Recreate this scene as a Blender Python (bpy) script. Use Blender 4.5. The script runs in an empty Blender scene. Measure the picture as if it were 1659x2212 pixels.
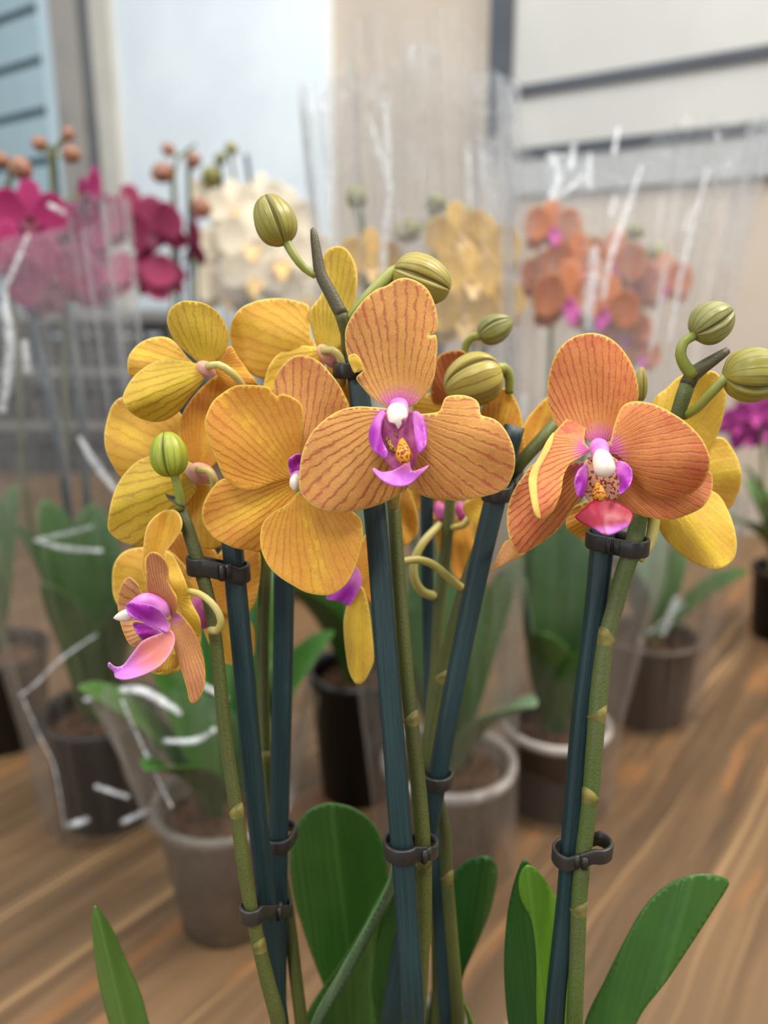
import bpy, math, random
import numpy as np
from mathutils import Vector, Matrix
from mathutils.geometry import delaunay_2d_cdt

random.seed(7)
rng = np.random.default_rng(7)
SC = bpy.context.scene
COL = SC.collection

# ------------------------------------------------------------------ camera, world, light, exposure
FPX, CX, CY = 1750.0, 829.5, 1106.0
PITCH, CAMH = math.radians(15.0), 0.47
FWD = np.array([0.0, math.cos(PITCH), -math.sin(PITCH)])
RIGHT = np.array([1.0, 0.0, 0.0])
UP = np.array([0.0, math.sin(PITCH), math.cos(PITCH)])
CAM = np.array([0.0, 0.0, CAMH])

cd = bpy.data.cameras.new('camera')
cam = bpy.data.objects.new('camera', cd)
COL.objects.link(cam)
cam.location = CAM
cam.rotation_euler = (math.pi / 2 - PITCH, 0, 0)
cd.sensor_fit = 'HORIZONTAL'
cd.sensor_width = 36.0
cd.lens = 36.0 * FPX / 1659.0
cd.clip_start = 0.01
cd.dof.use_dof = True
cd.dof.focus_distance = 0.222
cd.dof.aperture_fstop = 10.0
SC.camera = cam

wd = bpy.data.worlds.new('world')
SC.world = wd
wd.use_nodes = True
bg = wd.node_tree.nodes['Background']
bg.inputs[0].default_value = (0.86, 0.92, 1.0, 1)
bg.inputs[1].default_value = 0.34


def area(name, loc, target, sx, sy, power, col):
    l = bpy.data.lights.new(name, 'AREA')
    l.shape = 'RECTANGLE'
    l.size, l.size_y, l.energy, l.color = sx, sy, power, col
    o = bpy.data.objects.new(name, l)
    COL.objects.link(o)
    o.location = loc
    o.rotation_euler = (Vector(target) - Vector(loc)).to_track_quat('-Z', 'Y').to_euler()
    return o


area('wall_fill', (-1.2, 0.9, 2.4), (-0.5, 2.6, 1.0), 1.2, 1.2, 22, (0.9, 0.96, 1.0))  # unseen area light added to brighten the white board and left wall
area('daylight_window', (-2.3, 0.1, 1.7), (0.0, 0.6, 0.3), 1.6, 1.6, 22, (0.88, 0.95, 1.0))
area('overhead_fill_right', (1.3, 0.4, 2.3), (0.3, 0.9, 0.0), 1.2, 0.4, 58, (1.0, 0.93, 0.82))  # unseen warm fill light added above the right side
area('overhead_fill_behind', (-0.4, -0.9, 2.3), (0.1, 0.5, 0.3), 0.9, 0.5, 26, (1.0, 0.96, 0.9))  # unseen fill added high behind the camera to light the petals
area('overhead_fill_table', (0.1, 0.7, 2.4), (0.1, 1.0, 0.0), 1.5, 0.15, 22, (0.95, 0.98, 1.0))  # unseen fill added over the table to brighten the rear flowers
area('streak_fill_left', (-1.3, -1.7, 1.1), (0.0, 0.9, 0.4), 0.45, 1.7, 14, (0.92, 0.97, 1.0))  # tall unseen light added behind camera left for streaks on the film
area('streak_fill_right', (1.6, -1.2, 1.2), (0.1, 0.9, 0.4), 0.35, 1.6, 10, (1.0, 0.97, 0.92))  # unseen counterpart added at right for film streaks and front fill

SC.view_settings.view_transform = 'Standard'
SC.view_settings.look = 'None'
SC.view_settings.gamma = 1.0
SC.view_settings.use_curve_mapping = False
SC.view_settings.exposure = 0.0
SC.cycles.transparent_max_bounces = 24
SC.cycles.max_bounces = 8
SC.cycles.caustics_reflective = False
SC.cycles.caustics_refractive = False


# ------------------------------------------------------------------ geometry helpers
def at(px, py, d):
    return CAM + d * (FWD + RIGHT * (px - CX) / FPX - UP * (py - CY) / FPX)


def atv(P, D):
    P = np.asarray(P, float)
    D = np.asarray(D, float)
    return CAM + D[:, None] * (FWD + np.outer((P[:, 0] - CX) / FPX, RIGHT) - np.outer((P[:, 1] - CY) / FPX, UP))


def ground(px, py, z=0.0):
    r = FWD + RIGHT * (px - CX) / FPX - UP * (py - CY) / FPX
    return CAM + r * ((z - CAMH) / r[2])


WLOC = {}


def wloc(o):
    return WLOC.get(o.name, np.zeros(3)) if o is not None else np.zeros(3)


def empty(name, loc, parent=None):
    o = bpy.data.objects.new(name, None)
    COL.objects.link(o)
    o.empty_display_size = 0.01
    loc = np.asarray(loc, float)
    o.location = loc - wloc(parent)
    if parent is not None:
        o.parent = parent
    WLOC[o.name] = loc
    return o


def tag(o, label=None, cat=None, group=None, kind=None):
    if label: o['label'] = label
    if cat: o['category'] = cat
    if group: o['group'] = group
    if kind: o['kind'] = kind
    return o


def mesh_data(name, V, F, mats, attrs=None, fm=None, smooth=True):
    me = bpy.data.meshes.new(name)
    me.from_pydata([tuple(v) for v in V], [], F)
    for m in mats:
        me.materials.append(m)
    if fm is not None:
        me.polygons.foreach_set('material_index', np.asarray(fm, dtype=np.int32))
    if smooth:
        me.polygons.foreach_set('use_smooth', np.ones(len(me.polygons), dtype=bool))
    for k, a in (attrs or {}).items():
        at_ = me.attributes.new(k, 'FLOAT', 'POINT')
        at_.data.foreach_set('value', np.asarray(a, dtype=np.float32))
    me.update()
    return me


def mk(name, V, F, mats, parent=None, attrs=None, fm=None, smooth=True, loc=None):
    """V in world space; the object sits at loc (its own origin) or at its parent's origin."""
    org = np.asarray(loc, float) if loc is not None else wloc(parent)
    if not isinstance(mats, (list, tuple)): mats = [mats]
    me = mesh_data(name, np.asarray(V, float) - org, F, mats, attrs, fm, smooth)
    o = bpy.data.objects.new(name, me)
    COL.objects.link(o)
    o.location = org - wloc(parent)
    if parent is not None:
        o.parent = parent
    WLOC[o.name] = org
    return o


def merge(*parts):
    """(V,F,attrs) tuples -> one"""
    V, F, A, n = [], [], {}, 0
    for v, f, a in parts:
        V.append(np.asarray(v, float))
        F += [tuple(i + n for i in q) for q in f]
        for k in a: A.setdefault(k, []).append(np.asarray(a[k], float))
        n += len(v)
    return np.vstack(V), F, {k: np.concatenate(x) for k, x in A.items()}


def catmull(P, step, closed):
    P = np.asarray(P, float)
    n = len(P)
    out = []
    rngi = range(n) if closed else range(n - 1)
    for i in rngi:
        if closed:
            p0, p1, p2, p3 = P[(i - 1) % n], P[i], P[(i + 1) % n], P[(i + 2) % n]
        else:
            p0, p1, p2, p3 = P[max(i - 1, 0)], P[i], P[i + 1], P[min(i + 2, n - 1)]
        k = max(1, int(round(np.linalg.norm((p2 - p1)[:3]) / step)))
        # centripetal-ish: plain uniform with damping for unequal spans
        t1 = (p2 - p0) * 0.5
        t2 = (p3 - p1) * 0.5
        L = np.linalg.norm(p2 - p1)
        for t_ in (t1, t2):
            m = np.linalg.norm(t_)
            if m > 1.25 * L and m > 0: t_ *= 1.25 * L / m
        for j in range(k):
            t = j / k
            h = (2 * t ** 3 - 3 * t ** 2 + 1, t ** 3 - 2 * t ** 2 + t, -2 * t ** 3 + 3 * t ** 2, t ** 3 - t ** 2)
            out.append(h[0] * p1 + h[1] * t1 + h[2] * p2 + h[3] * t2)
    if not closed: out.append(P[-1])
    return np.array(out)


def seg_dist(P, Q):
    """distance of each P to closed polyline Q"""
    A = Q
    B = np.roll(Q, -1, axis=0)
    D = B - A
    L = np.maximum((D ** 2).sum(1), 1e-12)
    best = np.full(len(P), 1e9)
    for i in range(len(A)):
        t = np.clip(((P - A[i]) @ D[i]) / L[i], 0, 1)
        d = np.linalg.norm(P - A[i] - t[:, None] * D[i], axis=1)
        best = np.minimum(best, d)
    return best


def inside(P, Q):
    x, y = P[:, 0], P[:, 1]
    r = np.zeros(len(P), bool)
    n = len(Q)
    for i in range(n):
        x1, y1 = Q[i]
        x2, y2 = Q[(i + 1) % n]
        if y1 == y2: continue
        c = ((y1 > y) != (y2 > y)) & (x < (x2 - x1) * (y - y1) / (y2 - y1) + x1)
        r ^= c
    return r


def tri2d(outline, spacing, rimw):
    Q = catmull(outline, spacing * 0.75, True)
    lo, hi = Q.min(0), Q.max(0)
    pts = []
    row = 0
    y = lo[1] + spacing * 0.5
    while y < hi[1]:
        x = lo[0] + (spacing * 0.5 if row % 2 else 0)
        while x < hi[0]:
            pts.append((x, y))
            x += spacing
        y += spacing * 0.866
        row += 1
    G = np.array(pts) if pts else np.zeros((0, 2))
    if len(G):
        G = G[inside(G, Q)]
        if len(G): G = G[seg_dist(G, Q) > max(rimw * 1.6, spacing * 0.5)]
    # a ring just inside the margin
    T = np.roll(Q, -1, 0) - np.roll(Q, 1, 0)
    N = np.stack([-T[:, 1], T[:, 0]], 1)
    N /= np.maximum(np.linalg.norm(N, axis=1), 1e-9)[:, None]
    R1 = Q + N * rimw
    if not inside(R1[:1], Q)[0] or inside(R1, Q).mean() < 0.5: R1 = Q - N * rimw
    R1 = R1[inside(R1, Q)]
    if len(R1): R1 = R1[seg_dist(R1, Q) > rimw * 0.8]
    R1 = R1[::2]
    allp = np.vstack([Q, R1, G]) if len(G) else np.vstack([Q, R1])
    n = len(Q)
    r = delaunay_2d_cdt([Vector(p) for p in allp], [(i, (i + 1) % n) for i in range(n)], [], 1, 1e-4)
    V = np.array([tuple(v) for v in r[0]])
    F = [tuple(f) for f in r[2] if len(f) >= 3]
    cen = np.array([V[list(f)].mean(0) for f in F])
    ok = inside(cen, Q)
    F = [f for f, k in zip(F, ok) if k]
    rd = seg_dist(V, Q)
    return V, F, np.clip(1 - rd / rimw, 0, 1)


def sheet(outline, base, mapfn, th, view=None, spacing=9.0, rimw=6.0, axis=None, ref=None):
    """A curved thick sheet (petal, leaf) from a 2-D outline. mapfn(P, a, x) -> world points.
    Returns V, F, attrs, face material (0 front, 1 back)."""
    P, F, rim = tri2d(outline, spacing, rimw)
    base = np.asarray(base, float)
    ax = (np.asarray(axis, float) - base) if axis is not None else (np.asarray(outline, float).mean(0) - base)
    ax = ax / np.linalg.norm(ax)
    la = np.array([-ax[1], ax[0]])
    D = P - base
    a, x = D @ ax, D @ la
    A = max(a.max(), 1e-6)
    W = max(np.abs(x).max(), 1e-6)
    if ref is not None:
        DR = np.asarray(ref, float) - base
        A, W = (DR @ ax).max(), np.abs(DR @ la).max()
    an, xn = a / A, x / W
    bd = np.linalg.norm(D, axis=1) / A
    cv = np.clip(xn / np.power(np.clip(an, 0.03, 1.0), 0.55), -1.6, 1.6)
    X = mapfn(P, an, xn)
    # normals
    N = np.zeros_like(X)
    Fa = np.array([f[:3] for f in F])
    fn = np.cross(X[Fa[:, 1]] - X[Fa[:, 0]], X[Fa[:, 2]] - X[Fa[:, 0]])
    for k in range(3): np.add.at(N, Fa[:, k], fn)
    N /= np.maximum(np.linalg.norm(N, axis=1), 1e-12)[:, None]
    v = np.asarray(view, float) if view is not None else CAM
    if (N * (v - X)).sum() < 0:
        F = [tuple(reversed(f)) for f in F]
        N = -N
    t = th * (0.35 + 0.65 * (1 - rim))
    XB = X - N * t[:, None]
    n = len(X)
    cnt = {}
    for f in F:
        for i in range(len(f)):
            e = (f[i], f[(i + 1) % len(f)])
            cnt[e] = 1
    side = [(e[1], e[0], e[0] + n, e[1] + n) for e in cnt if (e[1], e[0]) not in cnt]
    FF = list(F) + [tuple(i + n for i in reversed(f)) for f in F] + side
    fm = [0] * len(F) + [1] * len(F) + [0] * len(side)
    at_ = {'vein': np.concatenate([cv, cv]), 'along': np.concatenate([an, an]), 'rim': np.concatenate([rim, rim]),
           'lat': np.concatenate([xn, xn]), 'bdist': np.concatenate([bd, bd])}
    return np.vstack([X, XB]), FF, at_, fm


def pxsheet(name, outline, base, d0, d1, mats, parent, cross=0.0, tilt=0.0, bow=0.0, wav=0.0009, th=0.0008,
            spacing=9.0, rimw=5.0, axis=None, seed=None, fold=0.0, ref=None):
    ph = random.random() * 6 if seed is None else seed

    def mp(P, a, x):
        ac = np.clip(a, -0.2, 1.1)
        d = d0 + (d1 - d0) * ac + cross * x ** 2 + tilt * x + bow * np.sin(np.pi * np.clip(a, 0, 1)) + fold * np.abs(x)
        d = d + wav * np.sin(5 * x + ph) * np.clip(a, 0, 1) + wav * 0.6 * np.sin(7 * a + 2 * x + 2 * ph)
        return atv(P, d)
    V, F, A, fm = sheet(outline, base, mp, th, None, spacing, rimw, axis, ref)
    if not isinstance(mats, (list, tuple)): mats = [mats, mats]
    return mk(name, V, F, mats, parent, A, fm)


def frames(P):
    P = np.asarray(P, float)
    n = len(P)
    T = np.zeros_like(P)
    T[1:-1] = P[2:] - P[:-2]
    T[0], T[-1] = P[1] - P[0], P[-1] - P[-2]
    T /= np.maximum(np.linalg.norm(T, axis=1), 1e-12)[:, None]
    u = np.cross(T[0], [0.0, 1.0, 0.12])
    if np.linalg.norm(u) < 1e-3: u = np.cross(T[0], [1.0, 0, 0])
    u /= np.linalg.norm(u)
    U, Wv = [], []
    for i in range(n):
        u = u - T[i] * (u @ T[i])
        u /= np.linalg.norm(u)
        U.append(u.copy())
        Wv.append(np.cross(T[i], u))
    return T, np.array(U), np.array(Wv)


def tube(P, R, n=12, square=0.0, cap=True, twist=0.0, aspect=1.0):
    """returns V,F,attrs ; square>0 gives a rounded-square section"""
    P = np.asarray(P, float)
    m = len(P)
    R = np.full(m, R, float) if np.isscalar(R) else np.asarray(R, float)
    T, U, W = frames(P)
    s = np.concatenate([[0], np.cumsum(np.linalg.norm(np.diff(P, axis=0), axis=1))])
    V, al, an = [], [], []
    for i in range(m):
        for k in range(n):
            th = 2 * math.pi * k / n + twist
            c, q = math.cos(th), math.sin(th)
            f = 1.0
            if square > 0:
                e = 2 + square
                f = 1.0 / (abs(c) ** e + abs(q) ** e) ** (1 / e)
            V.append(P[i] + R[i] * f * (c * U[i] * aspect + q * W[i]))
            al.append(s[i])
            an.append(k / n)
    F = []
    for i in range(m - 1):
        for k in range(n):
            k2 = (k + 1) % n
            F.append((i * n + k, i * n + k2, (i + 1) * n + k2, (i + 1) * n + k))
    if cap:
        F.append(tuple(reversed(range(n))))
        F.append(tuple((m - 1) * n + k for k in range(n)))
    return np.array(V), F, {'along': np.array(al), 'vein': np.array(an), 'rim': np.zeros(len(V)), 'lat': np.array(an)}


def box(lo, hi, M=None):
    lo, hi = np.array(lo, float), np.array(hi, float)
    V = np.array([[(lo, hi)[i][0], (lo, hi)[j][1], (lo, hi)[k][2]] for i in (0, 1) for j in (0, 1) for k in (0, 1)])
    F = [(0, 1, 3, 2), (4, 6, 7, 5), (0, 4, 5, 1), (2, 3, 7, 6), (0, 2, 6, 4), (1, 5, 7, 3)]
    if M is not None: V = np.array([M(v) for v in V])
    return V, F, {}


def lathe(prof, c, n=48, wob=0.0):
    """prof: (r,z) closed or open; c: centre"""
    V, F = [], []
    for r, z in prof:
        for k in range(n):
            th = 2 * math.pi * k / n
            V.append((c[0] + r * math.cos(th), c[1] + r * math.sin(th), c[2] + z))
    for i in range(len(prof) - 1):
        for k in range(n):
            k2 = (k + 1) % n
            F.append((i * n + k, i * n + k2, (i + 1) * n + k2, (i + 1) * n + k))
    return np.array(V), F, {}


def pxpath(pts, step=0.006):
    """[(px,py,d[,rpx])] -> smooth world path, radii in metres"""
    P = np.array([list(at(p[0], p[1], p[2])) + [(p[3] if len(p) > 3 else 10) * p[2] / FPX] for p in pts])
    Q = catmull(P, step, False)
    return Q[:, :3], Q[:, 3]


# ------------------------------------------------------------------ materials
def srgb(*c):
    if len(c) == 1: c = c[0]
    return tuple(((v / 255) / 12.92 if v / 255 <= 0.04045 else ((v / 255 + 0.055) / 1.055) ** 2.4) for v in c) + (1.0,)


class NT:
    def __init__(s, name):
        s.m = bpy.data.materials.new(name)
        s.m.use_nodes = True
        s.t = s.m.node_tree
        s.t.nodes.clear()
        s.out = s.t.nodes.new('ShaderNodeOutputMaterial')

    def n(s, typ, **kw):
        x = s.t.nodes.new(typ)
        for k, v in kw.items(): setattr(x, k, v)
        return x

    def put(s, sock, v):
        if isinstance(v, bpy.types.NodeSocket):
            s.t.links.new(v, sock)
        else:
            sock.default_value = v

    def math(s, op, a, b=0.0, c=None, clamp=False):
        x = s.n('ShaderNodeMath', operation=op, use_clamp=clamp)
        s.put(x.inputs[0], a)
        s.put(x.inputs[1], b)
        if c is not None: s.put(x.inputs[2], c)
        return x.outputs[0]

    def mix(s, f, a, b, blend='MIX'):
        x = s.n('ShaderNodeMix', data_type='RGBA', blend_type=blend)
        s.put(x.inputs[0], f)
        s.put(x.inputs[6], a)
        s.put(x.inputs[7], b)
        return x.outputs[2]

    def step(s, v, lo, hi, o0=0.0, o1=1.0):
        x = s.n('ShaderNodeMapRange', interpolation_type='SMOOTHSTEP')
        s.put(x.inputs[0], v)
        x.inputs[1].default_value, x.inputs[2].default_value = lo, hi
        x.inputs[3].default_value, x.inputs[4].default_value = o0, o1
        return x.outputs[0]

    def attr(s, name):
        return s.n('ShaderNodeAttribute', attribute_name=name).outputs['Fac']

    def obj(s):
        return s.n('ShaderNodeTexCoord').outputs['Object']

    def map(s, vec, scale=(1, 1, 1), rot=(0, 0, 0), loc=(0, 0, 0)):
        x = s.n('ShaderNodeMapping')
        s.put(x.inputs[0], vec)
        x.inputs['Location'].default_value = loc
        x.inputs['Rotation'].default_value = rot
        x.inputs['Scale'].default_value = scale
        return x.outputs[0]

    def noise(s, vec, scale, detail=3.0, rough=0.55, dist=0.0):
        x = s.n('ShaderNodeTexNoise')
        s.put(x.inputs['Vector'], vec)
        x.inputs['Scale'].default_value = scale
        x.inputs['Detail'].default_value = detail
        x.inputs['Roughness'].default_value = rough
        x.inputs['Distortion'].default_value = dist
        return x.outputs['Fac']

    def comb(s, x_, y_, z_=0.0):
        x = s.n('ShaderNodeCombineXYZ')
        s.put(x.inputs[0], x_)
        s.put(x.inputs[1], y_)
        s.put(x.inputs[2], z_)
        return x.outputs[0]

    def bump(s, h, strength=0.3, dist=0.001):
        x = s.n('ShaderNodeBump')
        x.inputs['Strength'].default_value = strength
        x.inputs['Distance'].default_value = dist
        s.put(x.inputs['Height'], h)
        return x.outputs[0]

    def bsdf(s, col, rough=0.5, spec=0.5, normal=None, metal=0.0, trans=0.0, alpha=None, coat=0.0, tint=None):
        b = s.n('ShaderNodeBsdfPrincipled')
        s.put(b.inputs['Base Color'], col)
        s.put(b.inputs['Roughness'], rough)
        b.inputs['Specular IOR Level'].default_value = spec
        b.inputs['Metallic'].default_value = metal
        b.inputs['Coat Weight'].default_value = coat
        b.inputs['Coat Roughness'].default_value = 0.15
        if alpha is not None: s.put(b.inputs['Alpha'], alpha)
        if normal is not None: s.put(b.inputs['Normal'], normal)
        sh = b.outputs[0]
        if trans > 0:
            tr = s.n('ShaderNodeBsdfTranslucent')
            s.put(tr.inputs[0], tint if tint is not None else col)
            if normal is not None: s.put(tr.inputs['Normal'], normal)
            mx = s.n('ShaderNodeMixShader')
            mx.inputs[0].default_value = trans
            s.t.links.new(sh, mx.inputs[1])
            s.t.links.new(tr.outputs[0], mx.inputs[2])
            sh = mx.outputs[0]
        s.t.links.new(sh, s.out.inputs[0])
        return s.m


def petal_mat(name, body, body2, vein, rim, base, veins=11, vstr=0.6, base_w=0.16, rough=0.55, trans=0.3, rimk=0.85, mid=None, flush=0.25):
    t = NT(name)
    o = t.obj()
    c, al, rm, lt, bd = t.attr('vein'), t.attr('along'), t.attr('rim'), t.attr('lat'), t.attr('bdist')
    n1 = t.noise(o, 70, 3)
    n2 = t.noise(o, 420, 3)
    n3 = t.noise(o, 1500, 2)
    n4 = t.noise(o, 180, 4, 0.65)
    col = t.mix(t.step(n1, 0.35, 0.68), srgb(body), srgb(body2))
    if mid is not None:      # pale streak down the middle
        m = t.math('MULTIPLY', t.step(t.math('ABSOLUTE', c), 0.4, 0.0), t.step(t.math('ADD', n2, n1), 0.7, 1.2))
        col = t.mix(t.math('MULTIPLY', m, 0.85), col, srgb(mid))
    # reddish flush towards the margin, in mottled patches
    fl = t.math('MULTIPLY', t.step(t.math('ADD', bd, t.math('MULTIPLY', n4, 0.5)), 0.75, 1.4), flush)
    fl = t.math('ADD', fl, t.step(n4, 0.45, 0.75, 0.0, flush * 0.7), clamp=True)
    col = t.mix(fl, col, srgb(vein))
    q = t.math('ADD', t.math('MULTIPLY', c, veins * 0.5), t.math('MULTIPLY', n2, 0.5))
    q = t.math('ADD', q, t.math('MULTIPLY', n1, 1.1))
    q = t.math('ADD', q, t.math('MULTIPLY', n4, 0.7))
    tri = t.math('MULTIPLY', t.math('ABSOLUTE', t.math('SUBTRACT', t.math('FRACT', q), 0.5)), 2.0)
    tri = t.math('ADD', tri, t.math('MULTIPLY', t.math('SUBTRACT', n4, 0.5), 0.35))
    line = t.step(tri, 0.6, 0.95)
    fade = t.math('MULTIPLY', t.step(bd, 0.12, 0.4), t.step(n2, 0.3, 0.6, 0.4, 1.0))
    line = t.math('MULTIPLY', t.math('MULTIPLY', line, fade), vstr)
    # a finer net of veins towards the sides
    q2 = t.math('ADD', t.math('MULTIPLY', c, veins * 1.4), t.math('MULTIPLY', n2, 2.6))
    q2 = t.math('ADD', q2, t.math('MULTIPLY', n4, 1.5))
    tri2 = t.math('MULTIPLY', t.math('ABSOLUTE', t.math('SUBTRACT', t.math('FRACT', q2), 0.5)), 2.0)
    line2 = t.math('MULTIPLY', t.step(tri2, 0.55, 1.0), t.math('MULTIPLY', t.step(t.math('ABSOLUTE', lt), 0.3, 0.95), vstr * 0.6))
    line2 = t.math('MULTIPLY', line2, t.step(bd, 0.2, 0.6))
    col = t.mix(line, col, srgb(vein))
    col = t.mix(line2, col, srgb(vein))
    col = t.mix(t.step(n3, 0.35, 0.7, 0.0, 0.18), col, srgb(vein))
    col = t.mix(t.step(t.math('ADD', bd, t.math('MULTIPLY', n2, 0.06)), base_w + 0.04, base_w * 0.35), col, srgb(base))
    col = t.mix(t.math('MULTIPLY', t.step(rm, 0.1, 0.9), rimk), col, srgb(rim))
    h = t.math('ADD', t.math('MULTIPLY', line, -0.5), t.math('MULTIPLY', n2, 0.5))
    h = t.math('ADD', h, t.math('MULTIPLY', n3, 0.22))
    h = t.math('ADD', h, t.math('MULTIPLY', t.math('SINE', t.math('MULTIPLY', q, 6.283)), 0.1))
    return t.bsdf(col, rough, 0.35, t.bump(h, 0.5, 0.0007), trans=trans)


def simple(name, c1, c2=None, scale=60, rough=0.5, spec=0.5, trans=0.0, bumpk=0.0, metal=0.0, lo=0.35, hi=0.65, coat=0.0):
    t = NT(name)
    n = t.noise(t.obj(), scale, 4)
    col = t.mix(t.step(n, lo, hi), srgb(c1), srgb(c2 or c1))
    nm = t.bump(n, bumpk, 0.001) if bumpk else None
    return t.bsdf(col, rough, spec, nm, metal, trans, coat=coat)


M = {}
# petals: front faces
M['peach'] = petal_mat('peach_petal', (220, 162, 84), (226, 170, 86), (176, 78, 58), (238, 208, 110), (206, 84, 190), 9, 0.72, 0.24, flush=0.3)
M['amber'] = petal_mat('amber_petal', (228, 166, 62), (236, 178, 62), (192, 100, 56), (240, 204, 84), (214, 120, 150), 10, 0.36, 0.1, mid=(250, 208, 60))
M['coral'] = petal_mat('coral_petal', (222, 144, 78), (224, 152, 82), (188, 72, 60), (240, 204, 96), (212, 96, 186), 11, 0.7, 0.27, flush=0.4)
M['gold'] = petal_mat('gold_petal', (232, 182, 68), (238, 194, 72), (204, 138, 58), (244, 212, 112), (226, 160, 160), 7, 0.24, 0.12, mid=(246, 212, 66), flush=0.2)
M['olive_gold'] = petal_mat('olive_gold_petal', (214, 184, 56), (226, 190, 66), (162, 114, 48), (240, 204, 100), (222, 170, 160), 6, 0.5, 0.12, mid=(206, 186, 40), flush=0.2)
M['lemon'] = petal_mat('lemon_petal', (240, 204, 72), (236, 190, 76), (204, 148, 62), (244, 216, 110), (226, 180, 120), 6, 0.28, 0.1, mid=(250, 222, 60), flush=0.2)
M['dusk'] = petal_mat('dusk_petal', (208, 144, 96), (216, 158, 92), (152, 84, 64), (230, 184, 86), (200, 116, 190), 9, 0.6, 0.2)
M['rust'] = petal_mat('rust_petal', (190, 104, 44), (204, 124, 50), (140, 66, 40), (224, 170, 80), (200, 110, 130), 9, 0.6, 0.12)


def lip_mat(name, c_base, c_tip, lo=0.35, hi=0.8, rimc=None, streak=0.0, trans=0.25):
    t = NT(name)
    al = t.attr('along')
    n = t.noise(t.obj(), 500, 2)
    col = t.mix(t.step(t.math('ADD', al, t.math('MULTIPLY', t.math('SUBTRACT', n, 0.5), 0.15)), lo, hi), srgb(c_base), srgb(c_tip))
    if streak:
        m = t.math('MULTIPLY', t.step(t.math('ABSOLUTE', t.attr('lat')), 0.12, 0.0), streak)
        col = t.mix(m, col, srgb(150, 24, 60))
    if rimc: col = t.mix(t.math('MULTIPLY', t.attr('rim'), 0.6), col, srgb(rimc))
    return t.bsdf(col, 0.42, 0.45, t.bump(n, 0.15, 0.0005), trans=trans)


M['lobe'] = lip_mat('magenta_lobe', (214, 120, 200), (176, 44, 176), 0.1, 0.5, (214, 130, 220))
M['midlobe'] = lip_mat('pink_midlobe', (216, 110, 150), (214, 110, 218), 0.2, 0.6, (226, 150, 226))
M['redlobe'] = lip_mat('red_midlobe', (168, 24, 56), (206, 116, 210), 0.68, 0.92, None, 0.7)
M['sidelip'] = lip_mat('sideways_midlobe', (228, 140, 130), (206, 120, 214), 0.35, 0.85, (226, 170, 226))
M['throat'] = simple('throat_pink', (204, 110, 160), (190, 70, 140), 400, 0.5, 0.4, 0.2)


def spots_mat(name, ground_, spot, scale, thr):
    t = NT(name)
    v = t.noise(t.obj(), scale, 1.5, 0.5)
    col = t.mix(t.step(v, thr, thr + 0.06), srgb(ground_), srgb(spot))
    return t.bsdf(col, 0.45, 0.4, t.bump(v, 0.2, 0.0005), trans=0.15)


M['callus'] = spots_mat('spotted_callus', (240, 170, 50), (160, 50, 24), 1300, 0.52)
M['speckle'] = spots_mat('speckled_throat', (214, 158, 120), (140, 44, 50), 1100, 0.52)
M['olivespeck'] = spots_mat('olive_speckled', (196, 150, 70), (130, 80, 50), 1500, 0.5)
M['cap'] = simple('cream_cap', (246, 232, 214), (240, 220, 206), 200, 0.35, 0.5, 0.15)
M['column'] = simple('orchid_column', (216, 120, 206), (226, 160, 216), 220, 0.4, 0.45, 0.2)
M['pinkheart'] = simple('pink_ovary', (230, 186, 150), (222, 160, 146), 150, 0.45, 0.4, 0.2)
M['stalk'] = simple('pale_flower_stalk', (196, 184, 96), (206, 190, 120), 120, 0.4, 0.5, 0.1)
M['stalk_green'] = simple('green_flower_stalk', (142, 150, 60), (158, 160, 82), 120, 0.4, 0.5, 0.1)


def bud_mat(name, c1, c2, stripe, k=7, s=0.5):
    t = NT(name)
    n = t.noise(t.obj(), 150, 3)
    n2 = t.noise(t.obj(), 60, 2)
    col = t.mix(t.step(n2, 0.35, 0.65), srgb(c1), srgb(c2))
    q = t.math('ADD', t.math('MULTIPLY', t.attr('vein'), k * 3.0), t.math('MULTIPLY', n, 0.5))
    tri = t.math('MULTIPLY', t.math('ABSOLUTE', t.math('SUBTRACT', t.math('FRACT', q), 0.5)), 2.0)
    l = t.math('MULTIPLY', t.step(tri, 0.55, 1.0), t.step(n, 0.25, 0.6, 0.2 * s, s))
    col = t.mix(l, col, srgb(stripe))
    col = t.mix(t.step(t.attr('rim'), 0.25, 0.9, 0.0, 0.75), col, srgb(86, 74, 34))
    return t.bsdf(col, 0.4, 0.5, t.bump(t.math('ADD', n, t.math('MULTIPLY', l, -0.8)), 0.25, 0.001), trans=0.06)


M['bud'] = bud_mat('olive_bud', (146, 138, 56), (170, 154, 72), (112, 92, 52), 7, 0.6)
M['bud_tan'] = bud_mat('tan_bud', (176, 160, 66), (190, 172, 88), (138, 108, 60), 7, 0.6)
M['bud_green'] = bud_mat('green_bud', (130, 130, 66), (150, 146, 84), (104, 98, 54), 6, 0.65)
M['bud_lime'] = bud_mat('lime_bud', (150, 160, 40), (164, 170, 52), (112, 116, 36), 6, 0.5)
M['bud_brown'] = bud_mat('brown_bud', (146, 94, 74), (160, 112, 84), (120, 70, 60), 5, 0.4)


def stem_mat(name, c1, c2, dark, dlo=0.42, dhi=0.7):
    t = NT(name)
    o = t.obj()
    n = t.noise(o, 25, 3)
    f = t.noise(o, 1700, 2)
    col = t.mix(t.step(n, 0.35, 0.65), srgb(c1), srgb(c2))
    col = t.mix(t.step(f, dlo, dhi, 0.0, 0.6), col, srgb(dark))
    return t.bsdf(col, 0.5, 0.45, t.bump(f, 0.3, 0.0005))


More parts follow.
